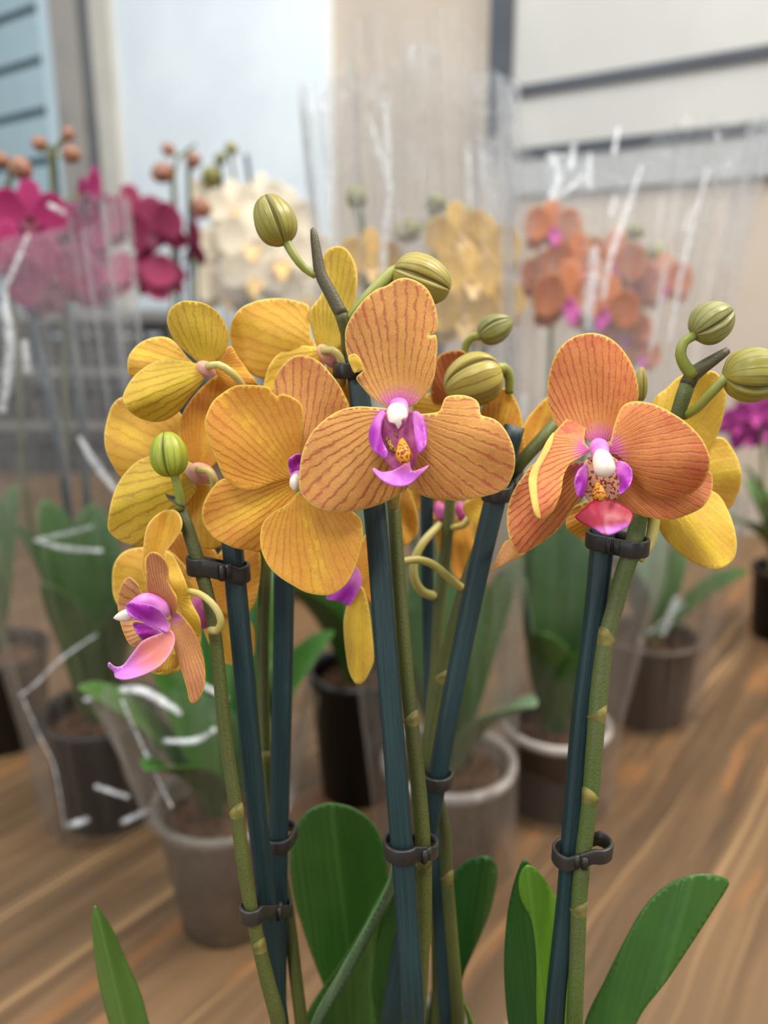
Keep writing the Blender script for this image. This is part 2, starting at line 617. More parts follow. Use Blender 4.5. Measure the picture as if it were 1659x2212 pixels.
M['stem'] = stem_mat('green_flower_stem', (90, 96, 38), (78, 82, 38), (60, 56, 34), 0.45, 0.75)
M['stem_dark'] = stem_mat('dark_flower_stem', (92, 86, 56), (80, 74, 52), (62, 56, 46))
M['stem_bright'] = stem_mat('bright_flower_stem', (76, 98, 34), (86, 92, 46), (58, 64, 34), 0.45, 0.75)
M['bract'] = simple('dry_bract', (134, 122, 62), (100, 94, 48), 300, 0.6, 0.3, 0.1)


def stake_mat(name, c1, c2, light):
    t = NT(name)
    u = t.comb(t.math('MULTIPLY', t.attr('vein'), 60.0), t.math('MULTIPLY', t.attr('along'), 40.0))
    n = t.noise(u, 1.0, 4)
    o = t.noise(t.obj(), 30, 3)
    col = t.mix(t.step(n, 0.3, 0.7), srgb(c1), srgb(c2))
    col = t.mix(t.step(o, 0.35, 0.7, 0.0, 0.5), col, srgb(c1))
    fl = t.noise(t.comb(t.math('MULTIPLY', t.attr('vein'), 90.0), t.math('MULTIPLY', t.attr('along'), 160.0)), 1.0, 2)
    col = t.mix(t.step(fl, 0.68, 0.76, 0.0, 0.5), col, srgb(light))
    return t.bsdf(col, 0.42, 0.5, t.bump(n, 0.4, 0.0005))


M['stake'] = stake_mat('teal_stake', (19, 41, 43), (30, 58, 60), (96, 122, 126))
M['stake_bg'] = stake_mat('dark_teal_stake', (34, 50, 58), (46, 62, 70), (90, 100, 110))
M['clip'] = simple('black_clip', (52, 48, 44), (40, 38, 36), 80, 0.38, 0.5)


def leaf_mat(name, c1, c2, mid, trans=0.12):
    t = NT(name)
    o = t.obj()
    n = t.noise(o, 18, 3)
    f = t.noise(t.comb(t.math('MULTIPLY', t.attr('lat'), 14.0), t.math('MULTIPLY', t.attr('along'), 2.0)), 1.0, 3)
    col = t.mix(t.step(n, 0.35, 0.65), srgb(c1), srgb(c2))
    col = t.mix(t.step(f, 0.4, 0.7, 0.0, 0.13), col, srgb(mid))
    m = t.step(t.math('ABSOLUTE', t.attr('lat')), 0.1, 0.0, 0.0, 0.5)
    col = t.mix(m, col, srgb(mid))
    return t.bsdf(col, 0.3, 0.5, t.bump(t.math('ADD', f, t.math('MULTIPLY', m, -0.6)), 0.2, 0.002), trans=trans)


M['leaf'] = leaf_mat('green_leaf', (52, 94, 32), (66, 108, 40), (86, 126, 58))
M['leaf_dark'] = leaf_mat('dark_green_leaf', (30, 76, 24), (42, 88, 30), (58, 100, 42))
M['leaf_lime'] = leaf_mat('lime_leaf', (104, 148, 36), (94, 140, 34), (120, 160, 60), 0.25)
M['leaf_bg'] = leaf_mat('mid_green_leaf', (56, 96, 36), (74, 110, 46), (104, 132, 76))
M['leaf_mid'] = leaf_mat('fresh_green_leaf', (84, 122, 48), (96, 130, 58), (120, 150, 80))
M['leaf_pale'] = leaf_mat('pale_green_leaf', (96, 128, 84), (110, 140, 100), (150, 170, 140))

# background petals
M['magenta'] = petal_mat('magenta_petal', (178, 40, 102), (190, 52, 120), (150, 30, 84), (196, 70, 140), (200, 90, 130), 9, 0.3, 0.1)
M['wine'] = petal_mat('wine_petal', (152, 44, 72), (166, 54, 104), (120, 34, 60), (170, 70, 110), (196, 120, 110), 9, 0.3, 0.1)
M['white'] = petal_mat('cream_petal', (246, 238, 222), (244, 232, 208), (230, 220, 190), (244, 236, 220), (232, 214, 120), 7, 0.2, 0.1)
M['bgyellow'] = petal_mat('bright_yellow_petal', (250, 206, 96), (250, 216, 104), (206, 140, 60), (240, 210, 110), (230, 170, 150), 7, 0.3, 0.1)
M['bgorange'] = petal_mat('orange_petal', (238, 146, 84), (232, 152, 98), (190, 84, 56), (236, 170, 100), (220, 120, 190), 8, 0.4, 0.14)
M['purple'] = petal_mat('purple_petal', (172, 40, 136), (196, 80, 170), (130, 24, 100), (214, 120, 190), (210, 150, 190), 8, 0.3, 0.1)
M['margin'] = simple('folded_yellow_margin', (232, 198, 104), (222, 180, 90), 160, 0.55, 0.3, 0.2, 0.2)
M['liplight'] = simple('pink_lip', (206, 80, 170), (190, 60, 150), 200, 0.5, 0.4, 0.1)
M['lipwine'] = simple('wine_lip', (96, 24, 52), (120, 40, 60), 200, 0.5, 0.4, 0.1)
M['lipyellow'] = simple('yellow_lip', (236, 206, 110), (236, 190, 150), 200, 0.5, 0.4, 0.1)


def wood_mat():
    t = NT('wood_planks')
    o = t.obj()
    warp = t.noise(t.map(o, (1.2, 0.9, 1)), 3.0, 3)
    sx = t.n('ShaderNodeSeparateXYZ')
    t.put(sx.inputs[0], o)
    pl = t.math('DIVIDE', sx.outputs[0], 0.145)
    pid = t.math('FLOOR', pl)
    fr = t.math('FRACT', pl)
    seam = t.math('MAXIMUM', t.step(fr, 0.016, 0.004), t.step(fr, 0.984, 0.996))
    vx = t.math('ADD', t.math('MULTIPLY', sx.outputs[0], 70.0), t.math('MULTIPLY', warp, 2.2))
    vy = t.math('ADD', t.math('MULTIPLY', sx.outputs[1], 3.2), t.math('MULTIPLY', pid, 7.3))
    g = t.noise(t.comb(vx, vy, pid), 1.0, 5, 0.62)
    g2 = t.noise(t.comb(t.math('MULTIPLY', vx, 0.25), vy, pid), 1.0, 3)
    col = t.mix(t.step(g, 0.3, 0.72), srgb(70, 52, 35), srgb(122, 92, 62))
    col = t.mix(t.step(g2, 0.35, 0.7, 0.0, 0.75), col, srgb(88, 68, 48))
    wn = t.n('ShaderNodeTexWhiteNoise')
    wn.noise_dimensions = '1D'
    t.put(wn.inputs['W'], pid)
    col = t.mix(t.math('MULTIPLY', wn.outputs['Value'], 0.35), col, srgb(142, 110, 74))
    sp = t.noise(t.map(o, (16, 2.5, 1)), 2.0, 3)
    col = t.mix(t.step(sp, 0.56, 0.68, 0.0, 0.45), col, srgb(158, 104, 56))
    strk = t.noise(t.comb(t.math('MULTIPLY', vx, 1.9), t.math('MULTIPLY', vy, 0.35), 3.0), 1.0, 2)
    col = t.mix(t.step(strk, 0.58, 0.7, 0.0, 0.6), col, srgb(176, 140, 96))
    col = t.mix(t.math('MULTIPLY', seam, 0.6), col, srgb(70, 46, 26))
    return t.bsdf(col, t.step(g, 0.2, 0.8, 0.42, 0.58), 0.4, t.bump(t.math('SUBTRACT', g, seam), 0.25, 0.002))


M['wood'] = wood_mat()
M['wood_leg'] = simple('dark_wood', (96, 68, 44), (110, 80, 52), 20, 0.6)
M['wall'] = simple('beige_plaster', (192, 178, 162), (186, 172, 156), 5, 0.8, 0.2, bumpk=0.05)
M['wall_grey'] = simple('grey_cladding', (190, 188, 182), (184, 182, 177), 4, 0.7, 0.3)
M['board'] = simple('white_board', (216, 224, 228), (226, 232, 234), 3, 0.6, 0.3)
M['band'] = simple('shaded_cladding_band', (168, 169, 168), (162, 163, 162), 4, 0.7, 0.3)
M['trim'] = simple('dark_metal_trim', (74, 78, 84), (66, 70, 76), 8, 0.5, 0.4)
M['post'] = simple('grey_metal_post', (150, 146, 140), (166, 160, 152), 6, 0.5, 0.4)
M['post_dark'] = simple('dark_grey_post', (98, 100, 102), (110, 112, 112), 6, 0.5, 0.4)
M['post_pale'] = simple('pale_post', (196, 190, 178), (204, 198, 186), 6, 0.5, 0.4)
M['shutter'] = simple('pale_blue_shutter', (176, 200, 208), (184, 206, 212), 4, 0.45, 0.5)
M['shutter_gap'] = simple('shutter_groove', (84, 104, 112), (96, 114, 122), 4, 0.6, 0.3)
M['shutter_edge'] = simple('pale_jamb', (206, 226, 232), (212, 230, 236), 4, 0.5, 0.3)
M['floor'] = simple('pale_concrete', (190, 176, 158), (176, 164, 148), 3, 0.8, 0.2)
M['pot_black'] = simple('black_plastic', (14, 14, 14), (22, 21, 20), 20, 0.35, 0.5)
M['pot_brown'] = simple('smoky_plastic', (84, 72, 62), (96, 84, 74), 25, 0.35, 0.5)
M['rim_pale'] = simple('pale_pot_rim', (176, 168, 162), (186, 178, 172), 20, 0.35, 0.5)
M['bark'] = simple('potting_bark', (58, 40, 28), (104, 72, 48), 90, 0.85, 0.2, bumpk=0.8)
M['crate'] = simple('grey_plastic_crate', (34, 34, 34), (42, 41, 40), 12, 0.45, 0.4)
M['crate_rim'] = simple('crate_rim', (112, 111, 108), (120, 118, 114), 12, 0.45, 0.4)


def clear_pot():
    t = NT('frosted_clear_plastic')
    n = t.noise(t.obj(), 40, 3)
    b = t.n('ShaderNodeBsdfPrincipled')
    t.put(b.inputs['Base Color'], t.mix(n, srgb(150, 145, 136), srgb(176, 170, 162)))
    b.inputs['Roughness'].default_value = 0.25
    t.put(b.inputs['Alpha'], t.step(n, 0.3, 0.7, 0.5, 0.75))
    t.t.links.new(b.outputs[0], t.out.inputs[0])
    return t.m


M['pot_clear'] = clear_pot()


def film_mat(name, haze, gl=1.0, edge=0.25):
    t = NT(name)
    uv = t.comb(t.math('MULTIPLY', t.attr('vein'), 150.0), t.math('MULTIPLY', t.attr('along'), 7.0))
    n = t.noise(uv, 1.0, 3)
    n2 = t.noise(t.obj(), 26, 3)
    nm = t.bump(t.math('ADD', n, t.math('MULTIPLY', n2, 0.8)), 0.9, 0.006)
    lw = t.n('ShaderNodeFresnel')
    lw.inputs[0].default_value = 1.5
    t.put(lw.inputs['Normal'], nm)
    fc = t.n('ShaderNodeLayerWeight')
    fc.inputs[0].default_value = 0.5
    tr = t.n('ShaderNodeBsdfTransparent')
    gl_ = t.n('ShaderNodeBsdfGlossy')
    gl_.inputs['Roughness'].default_value = 0.14
    gl_.inputs['Color'].default_value = (1, 1, 1, 1)
    t.put(gl_.inputs['Normal'], nm)
    df = t.n('ShaderNodeBsdfTranslucent')
    df.inputs['Color'].default_value = (0.92, 0.93, 0.95, 1)
    df2 = t.n('ShaderNodeBsdfDiffuse')
    df2.inputs['Color'].default_value = (0.92, 0.93, 0.95, 1)
    dm = t.n('ShaderNodeMixShader')
    dm.inputs[0].default_value = 0.5
    t.t.links.new(df.outputs[0], dm.inputs[1])
    t.t.links.new(df2.outputs[0], dm.inputs[2])
    m1 = t.n('ShaderNodeMixShader')
    hz = t.step(n, 0.45, 0.8, haze * 0.4, haze * 2.6)
    hz = t.math('ADD', hz, t.math('MULTIPLY', t.math('POWER', fc.outputs['Facing'], 4.0), edge), clamp=True)
    t.put(m1.inputs[0], hz)
    t.t.links.new(tr.outputs[0], m1.inputs[1])
    t.t.links.new(dm.outputs[0], m1.inputs[2])
    m2 = t.n('ShaderNodeMixShader')
    t.put(m2.inputs[0], t.math('MINIMUM', t.math('MULTIPLY', lw.outputs[0], gl), 0.4))
    t.t.links.new(m1.outputs[0], m2.inputs[1])
    t.t.links.new(gl_.outputs[0], m2.inputs[2])
    t.t.links.new(m2.outputs[0], t.out.inputs[0])
    return t.m


M['film'] = film_mat('clear_film', 0.026, 1.35)


def glint_mat():
    t = NT('crease_glint_film')
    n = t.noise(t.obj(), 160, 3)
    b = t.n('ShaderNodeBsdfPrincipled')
    b.inputs['Base Color'].default_value = (0.93, 0.95, 0.97, 1)  # whitish base colour stands in for glints along the film creases
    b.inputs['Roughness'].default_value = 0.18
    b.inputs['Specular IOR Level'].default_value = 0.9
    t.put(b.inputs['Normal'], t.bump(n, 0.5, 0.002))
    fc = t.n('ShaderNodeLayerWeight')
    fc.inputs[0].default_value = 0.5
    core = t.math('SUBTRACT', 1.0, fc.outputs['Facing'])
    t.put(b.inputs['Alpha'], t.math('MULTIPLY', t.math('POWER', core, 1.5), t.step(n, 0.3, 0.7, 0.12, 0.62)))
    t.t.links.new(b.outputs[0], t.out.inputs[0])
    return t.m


M['film_glint'] = glint_mat()

# ------------------------------------------------------------------ the setting
P0 = at(1080, 200, 1.0) - CAM
P0 = np.array([0.286, 2.0, 0.0])
WD = np.array([-0.8, 0.6, 0.0])           # along the wall, to the photo's left
WN = np.array([-0.6, -0.8, 0.0])          # out of the wall, towards the room


def wall_hit(px, py, off=0.0):
    r = FWD + RIGHT * (px - CX) / FPX - UP * (py - CY) / FPX
    q = P0 + WN * off
    k = ((q - CAM) @ WN) / (r @ WN)
    p = CAM + r * k
    return (p - P0) @ WD, p[2]


def wp(v):      # (s along wall, out of wall, z)
    return P0 + WD * v[0] + WN * v[1] + np.array([0, 0, v[2]])


def wbox(s0, s1, o0, o1, z0, z1):
    return box((min(s0, s1), o0, z0), (max(s0, s1), o1, z1), wp)


FLZ = -0.78
V, F, A = wbox(-2.2, 4.2, -0.1, 0.0, FLZ, 2.6)
tag(mk('wall_back', V, F, M['wall'], smooth=False), kind='structure')
V, F, A = box((-4, -2.0, FLZ - 0.05), (3.5, 5.5, FLZ))
tag(mk('floor', V, F, M['floor'], smooth=False), kind='structure')
# pale grey cladding right of the dark upright, with its two dark strips
s_up0, _ = wall_hit(1062, 150, 0.02)
s_up1, _ = wall_hit(1104, 150, 0.02)
_, zlow = wall_hit(1090, 420, 0.02)
z_low = wall_hit(1250, 412, 0.012)[1]
V, F, A = wbox(s_up1, -2.2, 0.0, 0.012, z_low, 2.6)
tag(mk('wall_right', V, F, M['wall_grey'], smooth=False), kind='structure')
V, F, A = wbox(s_up0, s_up1, 0.0, 0.035, wall_hit(1085, 335, 0.03)[1], 2.6)
tag(mk('trim_1', V, F, M['trim'], smooth=False), kind='structure')
for i, (ya, yb) in enumerate(((186, 208), (322, 344))):
    za, zb = wall_hit(1115, ya, 0.022)[1], wall_hit(1115, yb, 0.022)[1]
    V, F, A = wbox(s_up1, -2.2, 0.0, 0.022, zb, za)
    tag(mk('trim_%d' % (i + 2), V, F, M['trim'], smooth=False), kind='structure')
za, zb = wall_hit(1115, 340, 0.016)[1], z_low
V, F, A = wbox(s_up1, -2.2, 0.0, 0.017, zb, za)
tag(mk('trim_8', V, F, M['band'], smooth=False), kind='structure')  # darker grey band paints the shading low on the cladding
# white board
sb0, sb1 = wall_hit(705, 200, 0.03)[0], wall_hit(246, 200, 0.03)[0]
V, F, A = wbox(sb0, sb1, 0.0, 0.03, FLZ, 2.6)
b = mk('white_board', V, F, M['board'], smooth=False, loc=wp(((sb0 + sb1) / 2, 0.015, FLZ)))
tag(b, 'large plain white board covering the back wall between the grey post and the beige wall', 'board')
# grey upright posts beside the shutter
for i, (xa, xb, o, m) in enumerate(((246, 205, 0.05, 'post_pale'), (205, 168, 0.04, 'post_dark'), (168, 120, 0.06, 'post'))):
    a0, a1 = wall_hit(xa, 200, o)[0], wall_hit(xb, 200, o)[0]
    V, F, A = wbox(a0, a1, 0.0, o, FLZ, 2.6)
    tag(mk('trim_%d' % (i + 4), V, F, M[m], smooth=False), kind='structure')
a0, a1 = wall_hit(120, 200, 0.03)[0], wall_hit(97, 200, 0.03)[0]
V, F, A = wbox(a0, a1, 0.0, 0.03, FLZ, 2.6)
tag(mk('trim_7', V, F, M['shutter_edge'], smooth=False), kind='structure')
V, F, A = wbox(a1, 4.2, 0.0, 0.01, FLZ, 2.6)
sh = tag(mk('door_1', V, F, M['shutter_gap'], smooth=False), kind='structure')
zt = wall_hit(60, 140, 0.02)[1]
zp = zt - wall_hit(60, 250, 0.02)[1]
parts = []
for k in range(-14, 22):
    z = zt + k * zp
    if z + zp * 0.8 < FLZ or z > 2.5: continue
    parts.append(wbox(a1, 4.2, 0.01, 0.024, max(z + zp * 0.1, FLZ), z + zp * 0.92))
V, F, A = merge(*parts)
mk('shutter_panel', V, F, M['shutter'], sh, smooth=False)

# table: planks run at right angles to the wall
edge = ground(1590, 1272)
TS = (edge - P0) @ WD
TO = (edge - P0) @ WN
ang = math.atan2(WD[1], WD[0])
tb = bpy.data.objects.new('display_table', None)
COL.objects.link(tb)
tl = wp((0.9, TO + 0.9, FLZ))
tb.location = tl
tb.rotation_euler = (0, 0, ang)
tag(tb, 'broad wooden plank table under all of the potted orchids', 'table')


def tpart(name, lo, hi, m):
    V, F, A = box(lo, hi)
    me = mesh_data(name, V, F, [m], smooth=False)
    o = bpy.data.objects.new(name, me)
    COL.objects.link(o)
    o.parent = tb
    bv = o.modifiers.new('edge', 'BEVEL')
    bv.width = 0.003
    return o


# local x = along WD, local y = -WN (towards wall is +) because (WD, -WN... ) right-handed
tpart('tabletop', (-2.3, -1.25, -FLZ - 0.045), (1.9, 0.9, -FLZ), M['wood'])
for sx in (-2.2, 1.8):
    for sy in (-1.15, 0.8):
        tpart('leg', (sx - 0.04, sy - 0.04, 0), (sx + 0.04, sy + 0.04, -FLZ - 0.045), M['wood_leg'])


# ------------------------------------------------------------------ plant builders
def pot(parent, c, r1, r0, h, mat, rimmat=None, fill=0.85, n=48):
    """c: centre of the base on the table"""
    w = 0.0022
    prof = [(0.0005, 0), (r0, 0), (r0 + (r1 - r0) * 0.93, h * 0.93), (r1 + 0.002, h * 0.935), (r1 + 0.003, h), (r1 - w, h), (r1 - w - 0.001, h * 0.93),
            (r0 - w, w), (0.0005, w)]
    V, F, A = lathe(prof, c, n)
    o = mk('pot', V, F, mat, parent)
    bv = None
    if rimmat:
        V, F, A = lathe([(r1 + 0.003, h * 0.93), (r1 + 0.0045, h * 0.94), (r1 + 0.0045, h + 0.001), (r1 + 0.002, h + 0.003), (r1 - 0.002, h + 0.001), (r1 - 0.002, h * 0.95)], c, n)
        mk('pot_rim', V, F, rimmat, o)
    # bark: a lumpy plug
    rs = r0 + (r1 - r0) * fill - 0.004
    V, F = [], []
    k = 28
    prof = [(rs * 0.02, h * fill + 0.006)] + [(rs * q, h * fill + 0.006 * (1 - q * q)) for q in (0.2, 0.4, 0.6, 0.8, 0.97)] + [(r0 - 0.005, 0.006), (0.0005, 0.005)]
    V, F, A = lathe(prof, c, k)
    ridx = (np.arange(len(V)) < 6 * k)
    V[ridx, 2] += rng.normal(0, 0.0025, ridx.sum())
    mk('potting_bark', V, F, M['bark'], parent)
    return o


def leaf3d(parent, base, az, L, w, elev, droop, mat, name='leaf', roll=0.0):
    """strap leaf rising from base at elevation elev, arching down by droop (radians along its length)"""
    base = np.asarray(base, float)
    outl = []
    prof = [(0, 0.30), (0.15, 0.42), (0.35, 0.85), (0.55, 1.0), (0.75, 0.93), (0.9, 0.62), (0.97, 0.3)]
    for t, q in prof: outl.append((t, q * w / 2 / L))
    outl.append((1.0, 0.0))
    for t, q in reversed(prof): outl.append((t, -q * w / 2 / L))
    outl = np.array(outl) * 100
    dirh = np.array([math.cos(az), math.sin(az), 0])
    sd = np.array([-math.sin(az), math.cos(az), 0])
    ts = np.linspace(0, 1.02, 40)
    angs = elev - droop * ts ** 1.3
    cx = np.concatenate([[0], np.cumsum(np.cos(angs[:-1]) * np.diff(ts))]) * L
    cz = np.concatenate([[0], np.cumsum(np.sin(angs[:-1]) * np.diff(ts))]) * L

    def mp(P, a, x):
        t = np.clip(P[:, 0] / 100, 0, 1.02)
        hx, hz, aa = np.interp(t, ts, cx), np.interp(t, ts, cz), np.interp(t, ts, angs)
        lat = P[:, 1] / 100 * L
        up = np.abs(lat) * 0.35
        nrm = np.stack([-np.sin(aa), np.cos(aa)], 1)
        X = base + np.outer(hx + nrm[:, 0] * up, dirh) + np.outer(lat, sd)
        X[:, 2] += hz + nrm[:, 1] * up
        return X
    V, F, A, fm = sheet(outl, (0, 0), mp, 0.0016, base + np.array([0, 0, 5.0]), 4.2, 1.5, (100, 0))
    return mk(name, V, F, [mat, mat], parent, A, fm)


def local_sheet(outl, base, ang, tilt, cross, mats, th=0.03):
    """a tepal lying in the local XZ plane (flower faces -Y), rotated to ang, leaning back by tilt"""
    ca, sa = math.cos(ang), math.sin(ang)

    def mp(P, a, x):
        r, l = P[:, 1], P[:, 0]            # r outwards
        y = tilt * r + cross * x ** 2
        X = l * sa + r * ca
        Z = -l * ca + r * sa
        return np.stack([X, y, Z], 1)
    V, F, A, fm = sheet(outl, base, mp, th, (0, -50, 0), 0.13, 0.05, (0, 1))
    return mesh_data('tepal', V, F, mats, A, fm)


SEP = [(0.07, 0.03), (0.2, 0.25), (0.3, 0.55), (0.24, 0.85), (0.1, 0.99), (-0.1, 0.99), (-0.24, 0.85), (-0.3, 0.55), (-0.2, 0.25), (-0.07, 0.03)]
PET = [(0.08, 0.03), (0.35, 0.2), (0.55, 0.5), (0.5, 0.82), (0.22, 1.0), (-0.15, 1.0), (-0.45, 0.85), (-0.55, 0.55), (-0.35, 0.22), (-0.08, 0.03)]
LIPO = [(0.05, 0.0), (0.2, 0.12), (0.22, 0.3), (0.1, 0.42), (0.16, 0.52), (0, 0.6), (-0.16, 0.52), (-0.1, 0.42), (-0.22, 0.3), (-0.2, 0.12), (-0.05, 0.0)]
FLM = {}


def flower_meshes(key, petal, back, lip):
    if key in FLM: return FLM[key]
    d = [('sepal', local_sheet(SEP, (0, 0), math.radians(a), 0.18, -0.06, [petal, back])) for a in (90, 214, 326)]
    d += [('petal', local_sheet(PET, (0, 0), math.radians(a), 0.02, -0.09, [petal, back])) for a in (14, 166)]
    d += [('lip', local_sheet(LIPO, (0, 0), math.radians(270), -0.55, -0.12, [lip, lip]))]
    V, F, A = tube([(0, 0.03, 0.0), (0, -0.1, 0.02), (0, -0.2, -0.02)], [0.06, 0.08, 0.05], 10)
    d += [('column', mesh_data('column', V, F, [M['cap'] if key == 'white' else lip], A))]
    FLM[key] = d
    return d


def bg_flower(parent, key, loc, size, yaw=0.0, pitch=0.0, roll=0.0, stalk_to=None):
    f = bpy.data.objects.new('flower', None)
    COL.objects.link(f)
    f.parent = parent
    f.location = np.asarray(loc) - wloc(parent)
    f.rotation_euler = (Matrix.Rotation(yaw, 4, 'Z') @ Matrix.Rotation(pitch, 4, 'X') @ Matrix.Rotation(roll, 4, 'Y')).to_euler()
    f.scale = (size,) * 3
    for nm, me in FLM[key]:
        o = bpy.data.objects.new(nm, me)
        COL.objects.link(o)
        o.parent = f
    return f


def tri_groove(th):
    """bud cross-section: three sutures"""
    q = (th * 3 / (2 * math.pi)) % 1.0
    q = min(q, 1 - q)
    return 1 - 0.16 * math.exp(-(q / 0.05) ** 2)


def bud_mesh(p0, p1, r, ang0=0.0, point=0.0, n=120, m=28):
    """bud from its stalk end p0 to its tip p1, radius r"""
    p0, p1 = np.asarray(p0, float), np.asarray(p1, float)
    ax = p1 - p0
    L = np.linalg.norm(ax)
    ax /= L
    u = np.cross(ax, FWD)
    u /= np.linalg.norm(u)
    w = np.cross(ax, u)
    V, vn, al, gr = [], [], [], []
    for i in range(m + 1):
        t = i / m
        tt = 0.5 - 0.5 * math.cos(math.pi * t)
        rr = math.sqrt(max(0, 1 - (2 * tt - 1) ** 2)) ** 0.86
        rr *= 1 + 0.10 * (0.5 - tt) * 2 * (1 - point) - point * 0.35 * tt ** 3
        for k in range(n):
            th = 2 * math.pi * k / n
            g = tri_groove(th + ang0)
            fl = 1 + 0.02 * math.sin(9 * (th + ang0))
            V.append(p0 + ax * L * tt + max(r * rr, 1e-5) * g * fl * (math.cos(th) * u + math.sin(th) * w))
            vn.append((th + ang0) / (2 * math.pi))
            al.append(t)
            gr.append((1 - g) / 0.16)
    F = []
    for i in range(m):
        for k in range(n):
            k2 = (k + 1) % n
            F.append((i * n + k, (i + 1) * n + k, (i + 1) * n + k2, i * n + k2))
    # keep the attribute seam free: use a symmetric coordinate
    vn = np.abs(((np.array(vn) + 0.5) % 1.0) - 0.5)
    return np.array(V), F, {'vein': vn, 'along': np.array(al), 'rim': np.array(gr), 'lat': vn}


def bud(parent, base_px, tip_px, rpx, d, mat, stalk=None, stalk_r=(5, 8), ang0=0.0, point=0.0, dtip=None, smat='stalk_green', label=None):
    V, F, A = bud_mesh(at(*base_px, d), at(*tip_px, dtip or d), rpx * d / FPX, ang0, point)
    o = mk('bud', V, F, mat, parent, A)
    if label: o['label'] = label
    if stalk:
        P, R = pxpath([(x, y, dd, r) for (x, y, dd), r in zip(stalk, np.linspace(stalk_r[0], stalk_r[1], len(stalk)))], 0.002)
        V, F, A = tube(P, R, 12)
        mk('bud_stalk', V, F, M[smat], o, A)
    return o


def bract(parent, P, R, i, side, h=0.006, name='bract'):
    """a dry sheath wrapped round the stem at path index i, its point on one side"""
    T, U, W = frames(P)
    c, r = P[i], R[i]
    n = 20
    sd = np.array(side, float)
    V, F = [], []
    for j, (rr, base) in enumerate(((1.0, -0.2), (1.08, 0.35), (1.09, 1.0), (0.98, 0.9))):
        for k in range(n):
            th = 2 * math.pi * k / n
            dr = math.cos(th) * U[i] + math.sin(th) * W[i]
            wgt = max(0.12, 0.5 + 0.5 * (dr @ sd)) ** 1.3
            V.append(c + T[i] * (h * base * wgt) * (-1 if T[i][2] < 0 else 1) + dr * r * rr)
    for j in range(3):
        for k in range(n):
            k2 = (k + 1) % n
            F.append((j * n + k, j * n + k2, (j + 1) * n + k2, (j + 1) * n + k))
    return mk(name, np.array(V), F, M['bract'], parent)


def clip(parent, p1, r1, p2, r2, h=0.0042, th=0.0011, slack=0.0006, tilt=0.0, tab=True):
    """a plastic band round a stem and a stake"""
    p1, p2 = np.asarray(p1, float), np.asarray(p2, float)
    d = p2 - p1
    d2 = np.array([d[0], d[1], 0])
    L = np.linalg.norm(d2)
    e = d2 / L
    q = np.array([-e[1], e[0], 0])
    loop = []
    R1, R2 = r1 + slack, r2 + slack
    al = math.acos(max(-1, min(1, (R1 - R2) / L)))
    for k in range(17):
        t = al + (2 * math.pi - 2 * al) * k / 16
        loop.append((p1, math.cos(t) * R1, math.sin(t) * R1))
    for k in range(17):
        t = -al + 2 * al * k / 16
        loop.append((p2, math.cos(t) * R2, math.sin(t) * R2))
    C, N = [], []
    for c, a, b_ in loop:
        v = e * a + q * b_
        C.append(np.array([c[0], c[1], p1[2] if c is p1 else p2[2]]) + v)
        N.append(v / np.linalg.norm(v))
    C, N = np.array(C), np.array(N)
    V, F = [], []
    n = len(C)
    up = np.array([0, 0, 1.0])
    prof = [(0, -h / 2), (th * 0.85, -h / 2), (th, -h / 2 + 0.0003), (th, h / 2 - 0.0003), (th * 0.85, h / 2), (0, h / 2)]
    m = len(prof)
    for i in range(n):
        for a, b_ in prof: V.append(C[i] + N[i] * a + up * b_)
    for i in range(n):
        i2 = (i + 1) % n
        for k in range(m):
            k2 = (k + 1) % m
            F.append((i * m + k, i2 * m + k, i2 * m + k2, i * m + k2))
    parts = [(np.array(V), F, {})]
    if tab:     # the catch where the band closes
        mid = (p1 + p2) / 2
        s = -1 if q[1] > 0 else 1
        rr = (R1 + R2) / 2
        o = mid + q * s * (rr + th * 1.2)

        def mp(v): return o + e * v[0] + q * s * v[1] + up * v[2]
        parts.append(box((-0.0016, -0.0006, -h * 0.42), (-0.0002, 0.0009, h * 0.48), mp))
        parts.append(box((0.0004, -0.0006, -h * 0.42), (0.0022, 0.0005, h * 0.42), mp))
    V, F, A = merge(*parts)
    return mk('stem_clip', V, F, M['clip'], parent)


def sleeve(parent, c, prof, seed, mat, pl=26, n=220, amp=0.05, top=0.02, lean=(0, 0)):
    """clear film cone with vertical pleats; prof [(z, r)]"""
    rs = np.random.default_rng(seed)
    ph = rs.uniform(0, 6.28, 8)
    fr = np.array([3, 5, 8, 13, 21, 29, 41, 57])[:8]
    am = np.array([0.9, 0.7, 0.6, 0.5, 0.45, 0.35, 0.22, 0.14]) * amp * rs.uniform(0.6, 1.3, 8)
    zs = np.linspace(0, 1, 40)
    pz = np.array([p[0] for p in prof])
    pr = np.array([p[1] for p in prof])
    V, al, an = [], [], []
    for i, t in enumerate(zs):
        for k in range(n):
            th = 2 * math.pi * k / n
            zt_ = pz[-1] + top * math.sin(2 * th + ph[0]) + top * 0.3 * math.sin(7 * th + ph[1])
            z = pz[0] + (zt_ - pz[0]) * t
            r = np.interp(z, pz, pr)
            wob = sum(am[j] * math.sin(fr[j] * th + ph[j] + 0.6 * math.sin(2.5 * t * (1 + j * 0.3) + ph[j])) for j in range(8))
            r *= 1 + 1.35 * wob * (0.35 + 0.65 * t)
            V.append((c[0] + r * math.cos(th) + lean[0] * t, c[1] + r * (1 - 0.35 * t) * math.sin(th) + lean[1] * t, c[2] + z))
            al.append(z)
            an.append(k / n)
    F = []
    for i in range(len(zs) - 1):
        for k in range(n):
            k2 = (k + 1) % n
            F.append((i * n + k, i * n + k2, (i + 1) * n + k2, (i + 1) * n + k))
    an = np.abs(np.array(an) * 2 - 1)
    o = mk('plastic_sleeve', np.array(V), F, mat, parent, {'along': al, 'vein': an})
    return o


